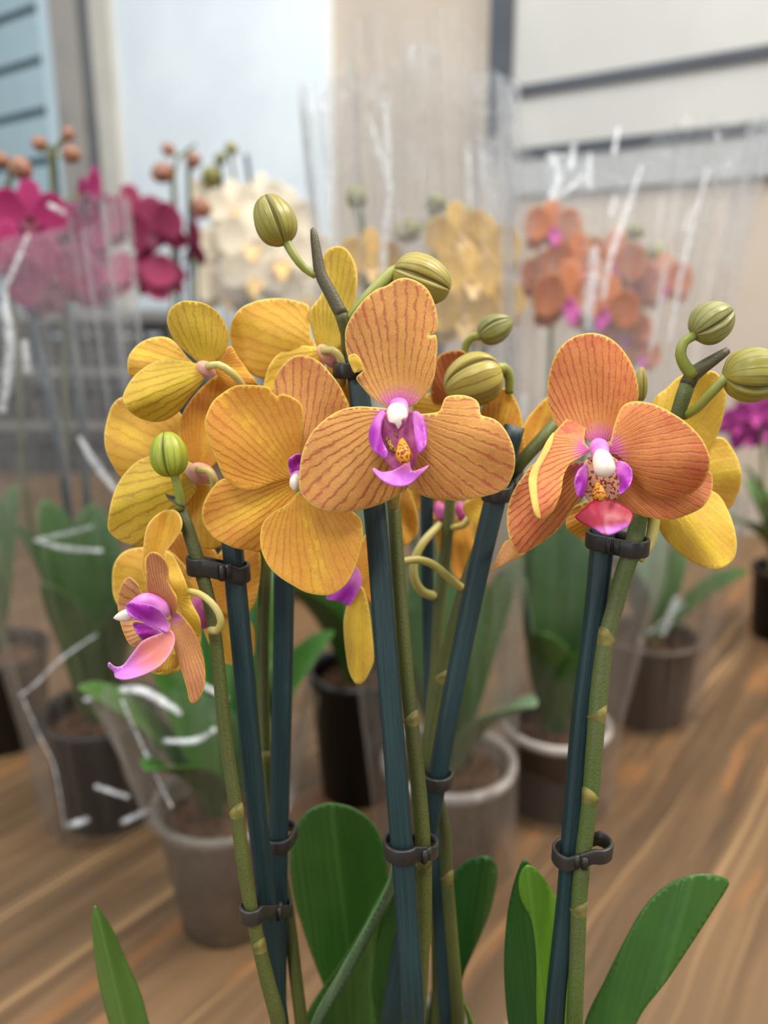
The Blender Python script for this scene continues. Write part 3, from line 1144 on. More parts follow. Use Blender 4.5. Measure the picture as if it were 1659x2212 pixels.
# ------------------------------------------------------------------ front orchids
def base_empty(name, x, y, label):
    e = empty(name, (x, y, 0.0))
    tag(e, label, 'orchid')
    return e


PL = base_empty('potted_orchid', -0.082, 0.285, 'front orchid at the left, with a sideways flower lowest and a single green bud')
PM = base_empty('potted_orchid', 0.012, 0.335, 'tallest front orchid in the middle, with the torn peach flower facing the camera')
PR = base_empty('potted_orchid', 0.092, 0.262, 'front orchid at the right with a coral flower and buds curving off its stem tip')
for e, r in ((PL, 0.040), (PM, 0.040), (PR, 0.038)):
    pot(e, wloc(e), r, r * 0.78, 0.085, M['pot_brown'])


def path_to_pot(pts, e, dx=0.0, dy=0.0, z=0.075, step=0.006):
    P = [list(at(p[0], p[1], p[2])) + [p[3] * p[2] / FPX] for p in pts]
    end = wloc(e) + np.array([dx, dy, z])
    last = np.array(P[-1][:3])
    prev = np.array(P[-2][:3])
    tdir = (last - prev) / np.linalg.norm(last - prev)
    mid = last + tdir * 0.05
    mid = mid * 0.6 + (last * 0.6 + end * 0.4) * 0.4
    P.append(list(mid) + [P[-1][3]])
    P.append(list(end) + [P[-1][3]])
    Q = catmull(np.array(P), step, False)
    return Q[:, :3], Q[:, 3]


def stem(e, pts, mat, nodes=(), dx=0, dy=0, name='flower_stem', n=16):
    P, R = path_to_pot(pts, e, dx, dy) if e is not None else pxpath(pts)
    V, F, A = tube(P, R, n)
    o = mk(name, V, F, M[mat], e, A)
    for (px, py, sd) in nodes:
        # nearest index in the image
        best, bi = 1e9, 0
        for i, p in enumerate(P):
            r = p - CAM
            z = r @ FWD
            x, y = CX + FPX * (r @ RIGHT) / z, CY - FPX * (r @ UP) / z
            dd = (x - px) ** 2 + (y - py) ** 2
            if dd < best: best, bi = dd, i
        bract(o, P, R, bi, (sd, -0.6, 0.0), 0.0046)
    return P, R, o


def stake(e, pts, dx=0, dy=0, mat='stake'):
    P, R = path_to_pot(pts, e, dx, dy)
    V, F, A = tube(P, R, 20, square=3.0)
    o = mk('stake', V, F, M[mat], e, A)
    return P, R, o


def near(P, R, py):
    """point of a path that shows at image height py"""
    best, bi = 1e9, 0
    for i, p in enumerate(P):
        r = p - CAM
        z = r @ FWD
        y = CY - FPX * (r @ UP) / z
        if abs(y - py) < best: best, bi = abs(y - py), i
    return P[bi], R[bi]


def flower(e, cx, cy, d, label=None):
    o = empty('flower', at(cx, cy, d), e)
    if label: o['label'] = label
    return o


def stalk(parent, pts, mat='stalk', name='flower_stalk', r=(7, 9)):
    P, R = pxpath([(x, y, d, q) for (x, y, d), q in zip(pts, np.linspace(r[0], r[1], len(pts)))], 0.002)
    V, F, A = tube(P, R, 12)
    return mk(name, V, F, M[mat], parent, A)


def blob(parent, name, pts, mat, n=16):
    """a rounded body along [(px,py,d,rpx)]"""
    P = np.array([list(at(p[0], p[1], p[2])) + [p[3] * p[2] / FPX] for p in pts])
    Q = catmull(P, 0.0008, False)
    R = np.maximum(Q[:, 3], 1e-5)
    V, F, A = tube(Q[:, :3], R, n)
    return mk(name, V, F, M[mat], parent, A)


# ---- left plant: stem with the single bud, two stakes
S1, S1r, _ = stem(PL, [(389, 1090, .236, 12), (405, 1140, .236, 14), (430, 1220, .235, 15), (452, 1300, .235, 14), (466, 1380, .235, 14), (478, 1500, .235, 14.5), (494, 1640, .236, 14.5),
                       (512, 1760, .237, 15), (528, 1880, .238, 15), (552, 2010, .24, 15), (578, 2120, .242, 16), (605, 2230, .245, 17)],
                  'stem', [(513, 1762, 0.6), (556, 2052, 0.5)], -0.004, -0.005)
K1, K1r, _ = stake(PL, [(500, 1150, .243, 21), (512, 1290, .243, 21), (527, 1450, .244, 20.5), (545, 1650, .246, 20), (565, 1850, .249, 19), (583, 2010, .252, 18), (600, 2150, .256, 15), (612, 2260, .26, 14)], 0.004, 0.006)
S3, S3r, _ = stem(PL, [(556, 1150, .268, 13), (572, 1210, .268, 14), (568, 1400, .268, 13), (573, 1640, .269, 13), (590, 1800, .27, 13), (620, 1960, .272, 14), (640, 2120, .274, 14), (652, 2240, .276, 14)],
                  'stem', [(572, 1640, 0.2)], 0.012, 0.012)
K2, K2r, _ = stake(PL, [(614, 1220, .262, 22), (612, 1400, .262, 21), (606, 1650, .263, 21), (601, 1850, .265, 20), (603, 2000, .268, 17), (604, 2140, .272, 14), (606, 2260, .276, 13)], 0.016, 0.004)
p, r = near(S1, S1r, 1240); q, r2 = near(K1, K1r, 1245)
clip(PL, p, r, q, r2, 0.0052)
p, r = near(K2, K2r, 1830)
clip(PL, p, r, p + np.array([0.001, 0.004, 0]), r, 0.0042, tab=False)
p, r = near(S1, S1r, 1975); q, r2 = near(K2, K2r, 1975)
clip(PL, p, r, q, r2, 0.0048)
bud(PL, (372, 1030), (358, 933), 40, .231, M['bud_lime'], [(389, 1098, .235), (388, 1070, .233), (376, 1022, .231)], (11, 9), 0.6, smat='stalk_green', label='green bud on an upright stalk')
pxsheet('bract', [(398, 1096), (378, 1088), (360, 1072), (357, 1066), (368, 1070), (388, 1078), (396, 1086)], (398, 1094), .233, .233, M['stem_dark'], PL, th=0.0006, spacing=6, rimw=3)

# sideways flower, lowest
f = flower(PL, 350, 1330, .226, 'flower turned sideways to the left')
pxsheet('sepal', [(316, 1262), (306, 1230), (308, 1200), (311, 1168), (319, 1135), (337, 1113), (363, 1101), (381, 1104), (392, 1124), (390, 1146), (374, 1171), (358, 1193), (345, 1230), (330, 1262)],
        (322, 1275), .231, .233, [M['gold'], M['gold']], f, cross=-.003, spacing=8, axis=(365, 1110))
pxsheet('petal', [(318, 1284), (315, 1240), (314, 1207), (325, 1193), (341, 1196), (355, 1207), (363, 1225), (366, 1260), (381, 1291), (380, 1318), (372, 1330), (340, 1310)],
        (355, 1335), .226, .220, [M['dusk'], M['gold']], f, cross=-.002, spacing=7, axis=(332, 1195))
pxsheet('petal', [(359, 1190), (375, 1202), (388, 1225), (403, 1262), (413, 1298), (431, 1334), (434, 1356), (428, 1376), (413, 1362), (395, 1328), (380, 1295), (366, 1255), (356, 1215)],
        (370, 1300), .229, .232, [M['lemon'], M['gold']], f, cross=.002, spacing=7, axis=(430, 1370))
pxsheet('sepal', [(372, 1318), (384, 1322), (400, 1336), (420, 1363), (433, 1392), (441, 1424), (444, 1461), (439, 1493), (426, 1515), (411, 1517), (403, 1486), (392, 1450), (381, 1417), (373, 1385), (368, 1345)],
        (371, 1318), .226, .222, [M['dusk'], M['gold']], f, cross=.003, spacing=7, axis=(420, 1515))
pxsheet('petal', [(308, 1282), (294, 1256), (277, 1246), (262, 1262), (254, 1294), (256, 1327), (265, 1363), (280, 1392), (300, 1397), (330, 1380), (345, 1340)],
        (348, 1330), .229, .234, [M['dusk'], M['gold']], f, cross=-.001, spacing=7, axis=(262, 1300))
pxsheet('sepal', [(322, 1450), (345, 1432), (372, 1410), (386, 1420), (384, 1440), (365, 1446), (340, 1453)], (370, 1400), .229, .230, [M['gold'], M['gold']], f, spacing=7)
blob(f, 'column', [(366, 1330, .225, 4), (350, 1318, .224, 20), (318, 1300, .222, 20), (290, 1312, .221, 16), (275, 1320, .220, 10)], 'column')
blob(f, 'anther_cap', [(292, 1330, .219, 4), (280, 1328, .219, 13), (265, 1331, .219, 12), (251, 1334, .219, 6), (245, 1335, .219, 1)], 'cap')
pxsheet('lip_lobe', [(272, 1306), (294, 1301), (327, 1308), (352, 1326), (366, 1350), (362, 1366), (340, 1356), (312, 1344), (287, 1333), (275, 1320)], (365, 1358), .219, .216, [M['lobe'], M['lobe']], f, cross=-.002, spacing=6, rimw=4)
pxsheet('lip_lobe', [(287, 1348), (305, 1345), (330, 1354), (352, 1366), (340, 1378), (312, 1384), (297, 1370)], (355, 1368), .222, .220, [M['lobe'], M['lobe']], f, cross=.002, spacing=6, rimw=4)
pxsheet('lip', [(368, 1362), (337, 1372), (308, 1386), (287, 1412), (267, 1436), (250, 1441), (236, 1431), (233, 1440), (246, 1452), (248, 1463), (272, 1467), (308, 1458), (345, 1438), (370, 1406), (378, 1380)],
        (376, 1370), .220, .214, [M['sidelip'], M['sidelip']], f, cross=-.003, spacing=6, rimw=4, axis=(240, 1450))
stalk(f, [(408, 1277, .229), (430, 1282, .227), (455, 1300, .226), (473, 1325, .226), (477, 1348, .227), (468, 1362, .229), (455, 1362, .231)])

# broad flower seen from behind, upper left
f = flower(PL, 450, 800, .238, 'flower seen from behind, its stalk arching over')
pxsheet('petal', [(424, 795), (403, 769), (376, 737), (352, 727), (323, 731), (298, 744), (280, 765), (275, 787), (282, 812), (330, 830), (400, 810)], (440, 800), .240, .246, [M['gold'], M['gold']], f, cross=.003)
pxsheet('sepal', [(440, 790), (403, 762), (377, 736), (363, 707), (361, 686), (370, 664), (392, 651), (417, 650), (446, 657), (471, 675), (489, 704), (495, 729), (489, 754), (475, 776), (455, 790)], (446, 795), .239, .234, [M['olive_gold'], M['gold']], f, cross=.005)
pxsheet('petal', [(497, 747), (515, 772), (536, 801), (558, 836), (520, 850), (489, 830), (465, 800), (470, 775)], (455, 795), .240, .247, [M['amber'], M['gold']], f, cross=.002, spacing=8)
pxsheet('sepal', [(440, 792), (403, 780), (374, 776), (345, 778), (316, 791), (290, 812), (272, 838), (265, 859), (269, 874), (283, 892), (308, 906), (337, 912), (363, 906), (388, 888), (410, 859), (431, 834), (445, 812)], (450, 800), .237, .231, [M['olive_gold'], M['gold']], f, cross=.006)
blob(f, 'ovary', [(428, 788, .2385, 6), (438, 793, .2368, 15), (450, 800, .2362, 15), (462, 812, .237, 7)], 'pinkheart')
stalk(f, [(448, 792, .234), (472, 788, .232), (500, 805, .233), (522, 832, .237), (535, 870, .243)], r=(8, 9))

# flower below it
f = flower(PL, 430, 1025, .243, 'flower turned away behind the green bud')
pxsheet('petal', [(265, 857), (243, 874), (231, 906), (225, 942), (229, 975), (243, 1005), (263, 1032), (300, 1050), (380, 1040), (420, 1010), (410, 940), (388, 890), (330, 850)], (425, 1018), .248, .250, [M['gold'], M['gold']], f, cross=.004)
pxsheet('sepal', [(415, 1000), (392, 960), (386, 930), (392, 899), (410, 866), (439, 834), (475, 809), (510, 827), (530, 880), (500, 950), (455, 1010)], (432, 1015), .245, .2475, [M['amber'], M['gold']], f, cross=-.003, axis=(470, 830))
pxsheet('petal', [(425, 1010), (380, 985), (345, 980), (323, 985), (294, 998), (269, 1023), (251, 1052), (240, 1084), (234, 1117), (233, 1142), (243, 1157), (265, 1171), (294, 1180), (318, 1177), (350, 1150), (390, 1110), (425, 1060)], (432, 1032), .243, .239, [M['olive_gold'], M['gold']], f, cross=.004)
pxsheet('sepal', [(420, 1050), (403, 1090), (398, 1130), (410, 1165), (440, 1185), (480, 1180), (500, 1140), (480, 1070), (450, 1045)], (435, 1035), .247, .249, [M['gold'], M['gold']], f, cross=.003)
blob(f, 'ovary', [(402, 1016, .2445, 8), (425, 1020, .2425, 22), (448, 1028, .2425, 20), (468, 1044, .2438, 7)], 'pinkheart')
stalk(f, [(425, 1016, .238), (448, 1016, .237), (460, 1035, .238), (462, 1060, .241), (458, 1100, .246)], r=(8, 8))

# flower low behind the stakes
f = flower(PL, 440, 1290, .262, 'dim flower behind the black clip')
pxsheet('petal', [(440, 1290), (380, 1200), (330, 1182), (275, 1188), (248, 1215), (242, 1255), (250, 1300), (290, 1340), (370, 1340)], (440, 1290), .264, .262, [M['gold'], M['gold']], f, cross=.002)
pxsheet('sepal', [(430, 1280), (390, 1230), (360, 1180), (380, 1150), (430, 1160), (470, 1200), (460, 1270)], (445, 1290), .263, .266, [M['amber'], M['gold']], f)
pxsheet('petal', [(450, 1280), (470, 1200), (520, 1165), (560, 1190), (560, 1260), (540, 1320), (490, 1330)], (445, 1295), .263, .266, [M['amber'], M['gold']], f)
pxsheet('sepal', [(440, 1300), (470, 1300), (540, 1340), (552, 1390), (540, 1430), (505, 1437), (470, 1420), (440, 1360)], (440, 1290), .265, .267, [M['gold'], M['gold']], f)
pxsheet('sepal', [(400, 1300), (430, 1320), (430, 1400), (385, 1450), (330, 1452), (340, 1400), (370, 1340)], (440, 1290), .264, .266, [M['gold'], M['gold']], f)
blob(f, 'lip', [(425, 1295, .262, 6), (436, 1305, .258, 24), (440, 1335, .257, 20), (440, 1355, .259, 6)], 'throat')

# amber flower facing the camera beside the torn one
f = flower(PL, 640, 1040, .226, 'amber flower half hidden by the torn peach flower')
pxsheet('sepal', [(640, 1020), (620, 950), (598, 880), (591, 835), (594, 814), (609, 790), (630, 772), (648, 767), (670, 771), (692, 783), (713, 805), (732, 830), (746, 856), (755, 885), (740, 950), (690, 1010)], (645, 1035), .231, .237, [M['peach'], M['gold']], f, cross=.003)
pxsheet('petal', [(645, 1030), (648, 980), (654, 930), (655, 890), (651, 874), (634, 859), (609, 851), (598, 856), (587, 848), (580, 838), (565, 834), (533, 832), (507, 834), (482, 848), (460, 867), (446, 895), (442, 917), (449, 948), (460, 974), (469, 998), (482, 1027), (500, 1045), (525, 1057), (551, 1057), (576, 1048), (615, 1036)],
        (640, 1035), .228, .224, [M['amber'], M['gold']], f, cross=-.003)
pxsheet('sepal', [(636, 1030), (580, 1028), (530, 1028), (482, 1034), (460, 1052), (442, 1081), (436, 1110), (442, 1135), (455, 1152), (460, 1160), (478, 1171), (507, 1184), (540, 1189), (562, 1192), (600, 1160), (635, 1090)], (645, 1040), .231, .230, [M['amber'], M['gold']], f, cross=.002)
pxsheet('petal', [(645, 1062), (623, 1086), (591, 1106), (569, 1128), (562, 1157), (565, 1189), (580, 1222), (605, 1247), (634, 1265), (663, 1280), (699, 1286), (724, 1280), (750, 1258), (768, 1222), (779, 1186), (784, 1150), (779, 1121), (761, 1104), (721, 1080), (674, 1062)], (648, 1050), .228, .223, [M['amber'], M['gold']], f, cross=-.003)
blob(f, 'column', [(655, 1025, .227, 4), (645, 1028, .224, 17), (642, 1040, .222, 14)], 'column')
blob(f, 'anther_cap', [(640, 1024, .221, 4), (637, 1036, .220, 11), (636, 1050, .220, 10), (637, 1060, .220, 3)], 'cap')
pxsheet('lip_lobe', [(648, 982), (632, 985), (623, 998), (624, 1013), (632, 1022), (648, 1020), (660, 1000)], (655, 1018), .224, .220, [M['lobe'], M['lobe']], f, spacing=5, rimw=3)

# ---- middle plant
S2, S2r, _ = stem(PM, [(734, 672, .238, 14.5), (740, 690, .238, 14), (746, 720, .240, 11), (752, 780, .245, 12), (790, 900, .250, 14),
                       (835, 1020, .250, 14), (850, 1090, .247, 14), (858, 1200, .244, 15), (867, 1320, .243, 15), (878, 1450, .243, 15.5), (889, 1560, .243, 16), (904, 1700, .244, 17), (914, 1830, .245, 17), (916, 1950, .247, 17), (909, 2100, .249, 17), (900, 2230, .252, 17)],
                  'stem', [(885, 1548, 0.6), (912, 1872, 0.6)], 0.004, -0.004)
TP, TR = pxpath([(676, 491, .238, 1), (676, 496, .238, 6), (679, 512, .238, 9), (684, 545, .238, 11), (692, 590, .238, 13), (712, 630, .238, 14), (738, 680, .238, 15)], 0.002)
V, F, A = tube(TP, TR, 16)
mk('stem_tip', V, F, M['stem_dark'], PM, A)['label'] = 'dark blunt stem tip above the last bud'
K3, K3r, _ = stake(PM, [(766, 770, .244, 20), (775, 840, .243, 22), (808, 1090, .238, 23.5), (826, 1300, .237, 23.5), (845, 1530, .237, 23.5), (862, 1750, .237, 24), (877, 1950, .238, 24), (892, 2200, .24, 25)], -0.006, -0.01)
K4, K4r, _ = stake(PM, [(1110, 922, .256, 21), (1073, 1065, .256, 21.5), (1045, 1180, .256, 21), (1010, 1340, .256, 20.5), (972, 1530, .256, 20), (945, 1680, .257, 19.5), (925, 1790, .258, 19), (895, 1930, .262, 19), (862, 2080, .268, 19), (838, 2230, .274, 19)], -0.012, 0.004)
S4, S4r, _ = stem(PM, [(1200, 912, .262, 13), (1165, 955, .262, 15), (1125, 1000, .262, 14), (1085, 1070, .266, 13), (1035, 1180, .268, 13), (1002, 1270, .268, 13), (975, 1370, .268, 13), (950, 1470, .268, 13.5), (930, 1570, .268, 14), (925, 1640, .268, 14), (945, 1720, .269, 13), (962, 1800, .27, 13), (966, 1900, .271, 13.5), (978, 2050, .273, 14), (990, 2230, .276, 15)],
                  'stem', [(962, 1470, 0.7), (966, 1905, 0.6)], 0.010, 0.008)
S5, S5r, _ = stem(PM, [(990, 800, .286, 9), (985, 900, .286, 10), (975, 1030, .286, 11), (969, 1130, .286, 12), (958, 1230, .286, 13), (948, 1310, .286, 13), (944, 1400, .286, 13), (938, 1480, .286, 13), (925, 1600, .287, 12), (930, 1750, .289, 12), (940, 1950, .292, 12), (945, 2200, .296, 12)], 'stem', (), 0.0, 0.016)
K5, K5r, _ = stake(PM, [(925, 900, .296, 14), (922, 1080, .296, 14), (924, 1300, .295, 13), (928, 1480, .292, 13), (932, 1650, .288, 14), (940, 1800, .284, 15), (948, 1940, .282, 16), (960, 2120, .282, 17), (968, 2240, .284, 18)], 0.016, -0.004)
p, r = near(S2, S2r, 815); q, r2 = near(K3, K3r, 815)
clip(PM, q + np.array([-0.003, -0.001, 0]), r2 * 0.8, q + np.array([0.0015, 0, 0]), r2, 0.0046)
p, r = near(S2, S2r, 1835); q, r2 = near(K3, K3r, 1845)
clip(PM, q, r2, p, r, 0.0046, slack=0.0012)
p, r = near(K4, K4r, 1668); q, r2 = near(S4, S4r, 1668)
clip(PM, p, r, q, r2, 0.0042, slack=0.0012)
p, r = near(K4, K4r, 1052); q, r2 = near(S4, S4r, 1050)
clip(PM, p, r, q, r2, 0.0046)

# buds at the tip
bud(PM, (614, 527), (572, 424), 45, .236, M['bud'], [(682, 596, .238), (658, 580, .237), (636, 553, .236), (617, 520, .236)], (7.5, 10), 0.42, label='olive bud with a dark groove at the top of the stem')
bud(PM, (850, 582), (972, 628), 53, .243, M['bud'], [(748, 692, .239), (775, 660, .239), (812, 622, .240), (845, 592, .242), (858, 588, .243)], (9, 17), 0.4, label='olive bud behind the torn sepal')
# back spike buds and petals behind the torn flower
bud(PM, (1035, 728), (1106, 692), 33, .272, M['bud_green'], [(1002, 775, .276), (1006, 745, .274), (1022, 727, .272), (1040, 726, .272)], (8, 9), 0.9, point=0.8)
bud(PM, (1082, 800), (962, 845), 58, .258, M['bud_tan'], [(1100, 850, .264), (1100, 815, .262), (1088, 795, .26), (1070, 800, .258)], (9, 14), 2.0, label='striped tan bud above the torn petal')
f = flower(PM, 1010, 880, .274, 'rust flower mostly hidden behind the tan bud')
pxsheet('sepal', [(930, 840), (936, 800), (947, 770), (970, 759), (1003, 759), (1020, 790), (1000, 850), (960, 870), (935, 870)], (990, 900), .272, .270, [M['rust'], M['rust']], f)
pxsheet('petal', [(890, 880), (905, 855), (950, 850), (1000, 870), (1010, 910), (960, 930), (900, 920)], (1015, 900), .274, .272, [M['gold'], M['gold']], f)
pxsheet('sepal', [(1000, 930), (1036, 894), (1045, 876), (1067, 851), (1088, 838), (1106, 851), (1121, 880), (1130, 916), (1134, 960), (1135, 985), (1110, 990), (1050, 970)], (1060, 985), .267, .265, [M['amber'], M['gold']], f, spacing=7)
pxsheet('petal', [(1195, 850), (1153, 887), (1131, 920), (1127, 960), (1135, 985), (1167, 965), (1200, 925), (1215, 880)], (1140, 985), .267, .270, [M['amber'], M['gold']], f, spacing=7)

# the torn peach flower facing the camera
f = flower(PM, 862, 890, .218, 'torn peach flower facing the camera')
pxsheet('sepal', [(831, 876), (803, 858), (784, 838), (769, 818), (776, 808), (785, 800), (775, 803), (766, 805), (750, 768), (745, 731), (748, 706), (763, 677), (788, 645), (813, 625), (835, 617), (853, 605), (875, 600), (900, 607), (922, 623), (936, 648), (944, 677), (946, 702), (942, 718), (934, 722), (925, 725), (934, 724), (941, 723), (945, 739), (943, 775), (938, 815), (927, 842), (915, 858), (896, 874), (862, 884)],
        (863, 893), .219, .222, [M['peach'], M['gold']], f, cross=.003)
pxsheet('petal', [(848, 890), (831, 882), (802, 879), (770, 878), (737, 885), (708, 901), (683, 923), (665, 948), (652, 981), (647, 1017), (646, 1050), (654, 1071), (676, 1092), (710, 1104), (740, 1107), (783, 1101), (819, 1090), (846, 1078), (867, 1065), (881, 1052), (868, 1010), (855, 950)],
        (858, 905), .2175, .216, [M['peach'], M['gold']], f, cross=.004)
pxsheet('petal', [(890, 895), (913, 894), (947, 889), (955, 874), (963, 858), (983, 853), (1009, 855), (1030, 865), (1037, 880), (1039, 896), (1067, 905), (1088, 923), (1106, 956), (1113, 988), (1110, 1021), (1099, 1046), (1095, 1053), (1070, 1066), (1034, 1075), (998, 1081), (962, 1080), (925, 1075), (900, 1064), (882, 1051), (880, 1000), (882, 940)],
        (870, 905), .2175, .216, [M['peach'], M['gold']], f, cross=.004)
pxsheet('torn_edge', [(752, 772), (764, 764), (776, 772), (784, 790), (785, 800), (772, 800), (766, 806), (758, 792)], (760, 770), .2176, .2180, [M['lemon'], M['lemon']], f, spacing=4, rimw=3, wav=.0002)
blob(f, 'column', [(862, 862, .2185, 6), (862, 870, .218, 18), (861, 886, .2162, 22), (861, 902, .2142, 20), (862, 914, .2128, 12)], 'column')
pxsheet('throat', [(826, 905), (835, 890), (895, 890), (905, 905), (903, 960), (895, 1000), (880, 1030), (845, 1010), (828, 985), (822, 945)], (862, 890), .2155, .2135, M['throat'], f, cross=-.001, spacing=7, rimw=4)
pxsheet('throat', [(832, 935), (845, 928), (858, 940), (862, 965), (852, 978), (838, 965)], (845, 925), .2145, .2135, M['olivespeck'], f, spacing=6, rimw=3)
pxsheet('anther_cap', [(835, 890), (840, 877), (853, 870), (871, 873), (880, 885), (880, 901), (868, 908), (867, 917), (860, 927), (853, 915), (840, 911)], (860, 872), .2118, .2098, M['cap'], f, cross=.003, bow=-.002, th=.0012, spacing=4, rimw=2.5, wav=.0002)
pxsheet('lip_lobe', [(826, 886), (808, 904), (797, 930), (798, 957), (810, 976), (830, 990), (838, 978), (830, 960), (824, 940), (826, 915), (832, 895)], (830, 885), .214, .207, [M['lobe'], M['lobe']], f, cross=.002, spacing=6, rimw=4, axis=(812, 985))
pxsheet('lip_lobe', [(895, 888), (908, 893), (919, 915), (923, 945), (917, 968), (906, 978), (899, 960), (894, 925), (890, 900)], (893, 886), .214, .207, [M['lobe'], M['lobe']], f, cross=.002, spacing=6, rimw=4, axis=(912, 978))
blob(f, 'callus', [(868, 950, .2128, 6), (870, 966, .2112, 13), (872, 982, .210, 19), (874, 993, .2095, 15), (875, 1003, .2095, 5)], 'callus')
pxsheet('lip', [(804, 1013), (808, 1010), (824, 1019), (848, 1016), (866, 1007), (884, 995), (889, 1016), (907, 1013), (926, 1005), (906, 1027), (882, 1046), (853, 1050), (826, 1037)],
        (872, 990), .2095, .2065, [M['midlobe'], M['midlobe']], f, cross=-.002, spacing=5, rimw=3, axis=(866, 1050))
stalk(f, [(858, 1000, .222), (856, 1060, .232), (852, 1092, .243)], r=(9, 11))

# flower behind it, upper middle, seen from behind
f = flower(PM, 705, 770, .246, 'golden flower seen from behind left of the stem tip')
pxsheet('sepal', [(690, 760), (674, 711), (670, 682), (674, 664), (697, 630), (703, 585), (699, 559), (706, 541), (724, 532), (746, 536), (764, 563), (771, 602), (766, 650), (752, 700), (735, 745), (712, 765)], (705, 770), .249, .254, [M['olive_gold'], M['gold']], f, cross=-.003, axis=(735, 540))
pxsheet('petal', [(690, 765), (672, 725), (670, 690), (668, 662), (652, 653), (623, 646), (591, 644), (554, 650), (522, 664), (504, 686), (497, 711), (498, 736), (507, 762), (522, 787), (544, 809), (569, 818), (610, 815), (660, 790)], (700, 770), .248, .245, [M['gold'], M['gold']], f, cross=.003)
pxsheet('sepal', [(690, 755), (652, 747), (627, 751), (601, 765), (583, 787), (573, 816), (570, 845), (600, 880), (660, 860), (700, 800)], (705, 765), .247, .244, [M['lemon'], M['gold']], f, cross=.003)
pxsheet('petal', [(705, 770), (735, 740), (760, 740), (790, 790), (780, 870), (750, 900), (720, 850)], (705, 768), .2515, .254, [M['gold'], M['gold']], f)
blob(f, 'ovary', [(690, 750, .2465, 5), (697, 757, .2445, 14), (708, 770, .2438, 16), (722, 784, .2445, 13), (730, 796, .246, 4)], 'pinkheart')
stalk(f, [(695, 758, .241), (718, 756, .240), (734, 772, .241), (740, 800, .243), (738, 830, .247)], r=(9, 9))

# flower low in the middle, its lip and a hanging sepal showing
f = flower(PM, 775, 1240, .262, 'hanging flower below the amber petal')
pxsheet('sepal', [(771, 1262), (755, 1286), (743, 1332), (742, 1362), (746, 1407), (754, 1452), (771, 1478), (786, 1473), (801, 1446), (808, 1428), (805, 1377), (798, 1316), (785, 1272)], (777, 1255), .258, .254, [M['lemon'], M['gold']], f, cross=.004, fold=-.002)
pxsheet('petal', [(765, 1225), (775, 1180), (800, 1150), (830, 1190), (836, 1260), (815, 1310), (790, 1290)], (772, 1240), .262, .266, [M['amber'], M['gold']], f)
pxsheet('lip', [(770, 1225), (752, 1240), (735, 1270), (712, 1282), (704, 1293), (722, 1297), (740, 1302), (752, 1308), (770, 1285), (782, 1255)], (775, 1240), .258, .254, [M['lobe'], M['lobe']], f, spacing=6, rimw=3)

# flowers on the far side of the middle plant
f = flower(PM, 880, 1090, .258, 'flower peeping out below the torn one')
pxsheet('sepal', [(858, 1060), (882, 1055), (897, 1090), (904, 1130), (897, 1160), (875, 1179), (860, 1170), (850, 1110)], (865, 1060), .262, .260, [M['amber'], M['gold']], f, spacing=7)
f = flower(PM, 985, 1120, .294, 'shaded flower behind the slanting stake')
pxsheet('petal', [(1000, 1090), (1050, 1060), (1060, 1110), (1045, 1150), (1027, 1170), (1016, 1130)], (1000, 1090), .281, .279, [M['gold'], M['gold']], f, spacing=7)
pxsheet('sepal', [(985, 1120), (1020, 1130), (1035, 1180), (1025, 1235), (1000, 1252), (978, 1240), (972, 1190)], (985, 1110), .293, .291, [M['amber'], M['gold']], f, spacing=7)
pxsheet('petal', [(985, 1115), (950, 1130), (900, 1100), (890, 1050), (930, 1030), (980, 1080)], (985, 1110), .300, .302, [M['amber'], M['gold']], f, spacing=7)
pxsheet('sepal', [(950, 1100), (965, 1140), (970, 1200), (958, 1230), (945, 1190), (940, 1130)], (960, 1095), .299, .300, [M['amber'], M['gold']], f, spacing=7)
blob(f, 'lip', [(945, 1085, .293, 6), (950, 1100, .292, 14), (952, 1120, .291, 10), (952, 1130, .291, 3)], 'throat')
blob(f, 'lip_lobe', [(992, 1085, .292, 6), (996, 1100, .291, 13), (996, 1115, .290, 9), (994, 1124, .290, 3)], 'throat')
stalk(f, [(951, 1133, .287), (912, 1175, .281), (894, 1217, .279), (897, 1256, .279), (915, 1280, .282), (938, 1287, .285)], r=(9, 10))
f2 = stalk(PM, [(866, 1215, .256), (900, 1209, .258), (936, 1220, .262), (972, 1250, .264), (997, 1270, .266)], r=(8.5, 9.5))
f3 = stalk(f, [(975, 1140, .285), (1000, 1135, .283), (1014, 1118, .283)], r=(7, 8))

# leaves of the middle plant
pxsheet('leaf', [(640, 1960), (630, 1910), (627, 1850), (636, 1795), (660, 1757), (690, 1740), (720, 1736), (765, 1748), (805, 1780), (830, 1830), (838, 1900), (832, 1990), (812, 2090), (800, 2200), (850, 2600), (870, 2880), (840, 2880), (790, 2600), (730, 2230), (700, 2135), (668, 2050)],
        (855, 2900), .345, .300, [M['leaf'], M['leaf']], PM, cross=-.004, fold=.006, th=.0018, spacing=13, rimw=5, axis=(715, 1740))
pxsheet('leaf', [(856, 1836), (848, 1880), (832, 1915), (790, 1990), (745, 2065), (700, 2130), (662, 2190), (645, 2260), (660, 2400), (740, 2700), (820, 2880), (850, 2860), (850, 2600), (835, 2350), (815, 2212), (805, 2130), (815, 2040), (840, 1930)],
        (835, 2900), .345, .272, [M['leaf'], M['leaf_dark']], PM, fold=.010, th=.0018, spacing=12, rimw=5, axis=(800, 1950))
pxsheet('leaf', [(858, 1850), (850, 1900), (842, 1935), (815, 2040), (805, 2130), (815, 2212), (835, 2350), (850, 2600), (850, 2860), (880, 2800), (878, 2600), (868, 2400), (866, 2250), (868, 2050), (868, 1930)],
        (860, 2900), .345, .277, [M['leaf_dark'], M['leaf_dark']], PM, fold=-.004, th=.0018, spacing=12, rimw=5, axis=(850, 1900))
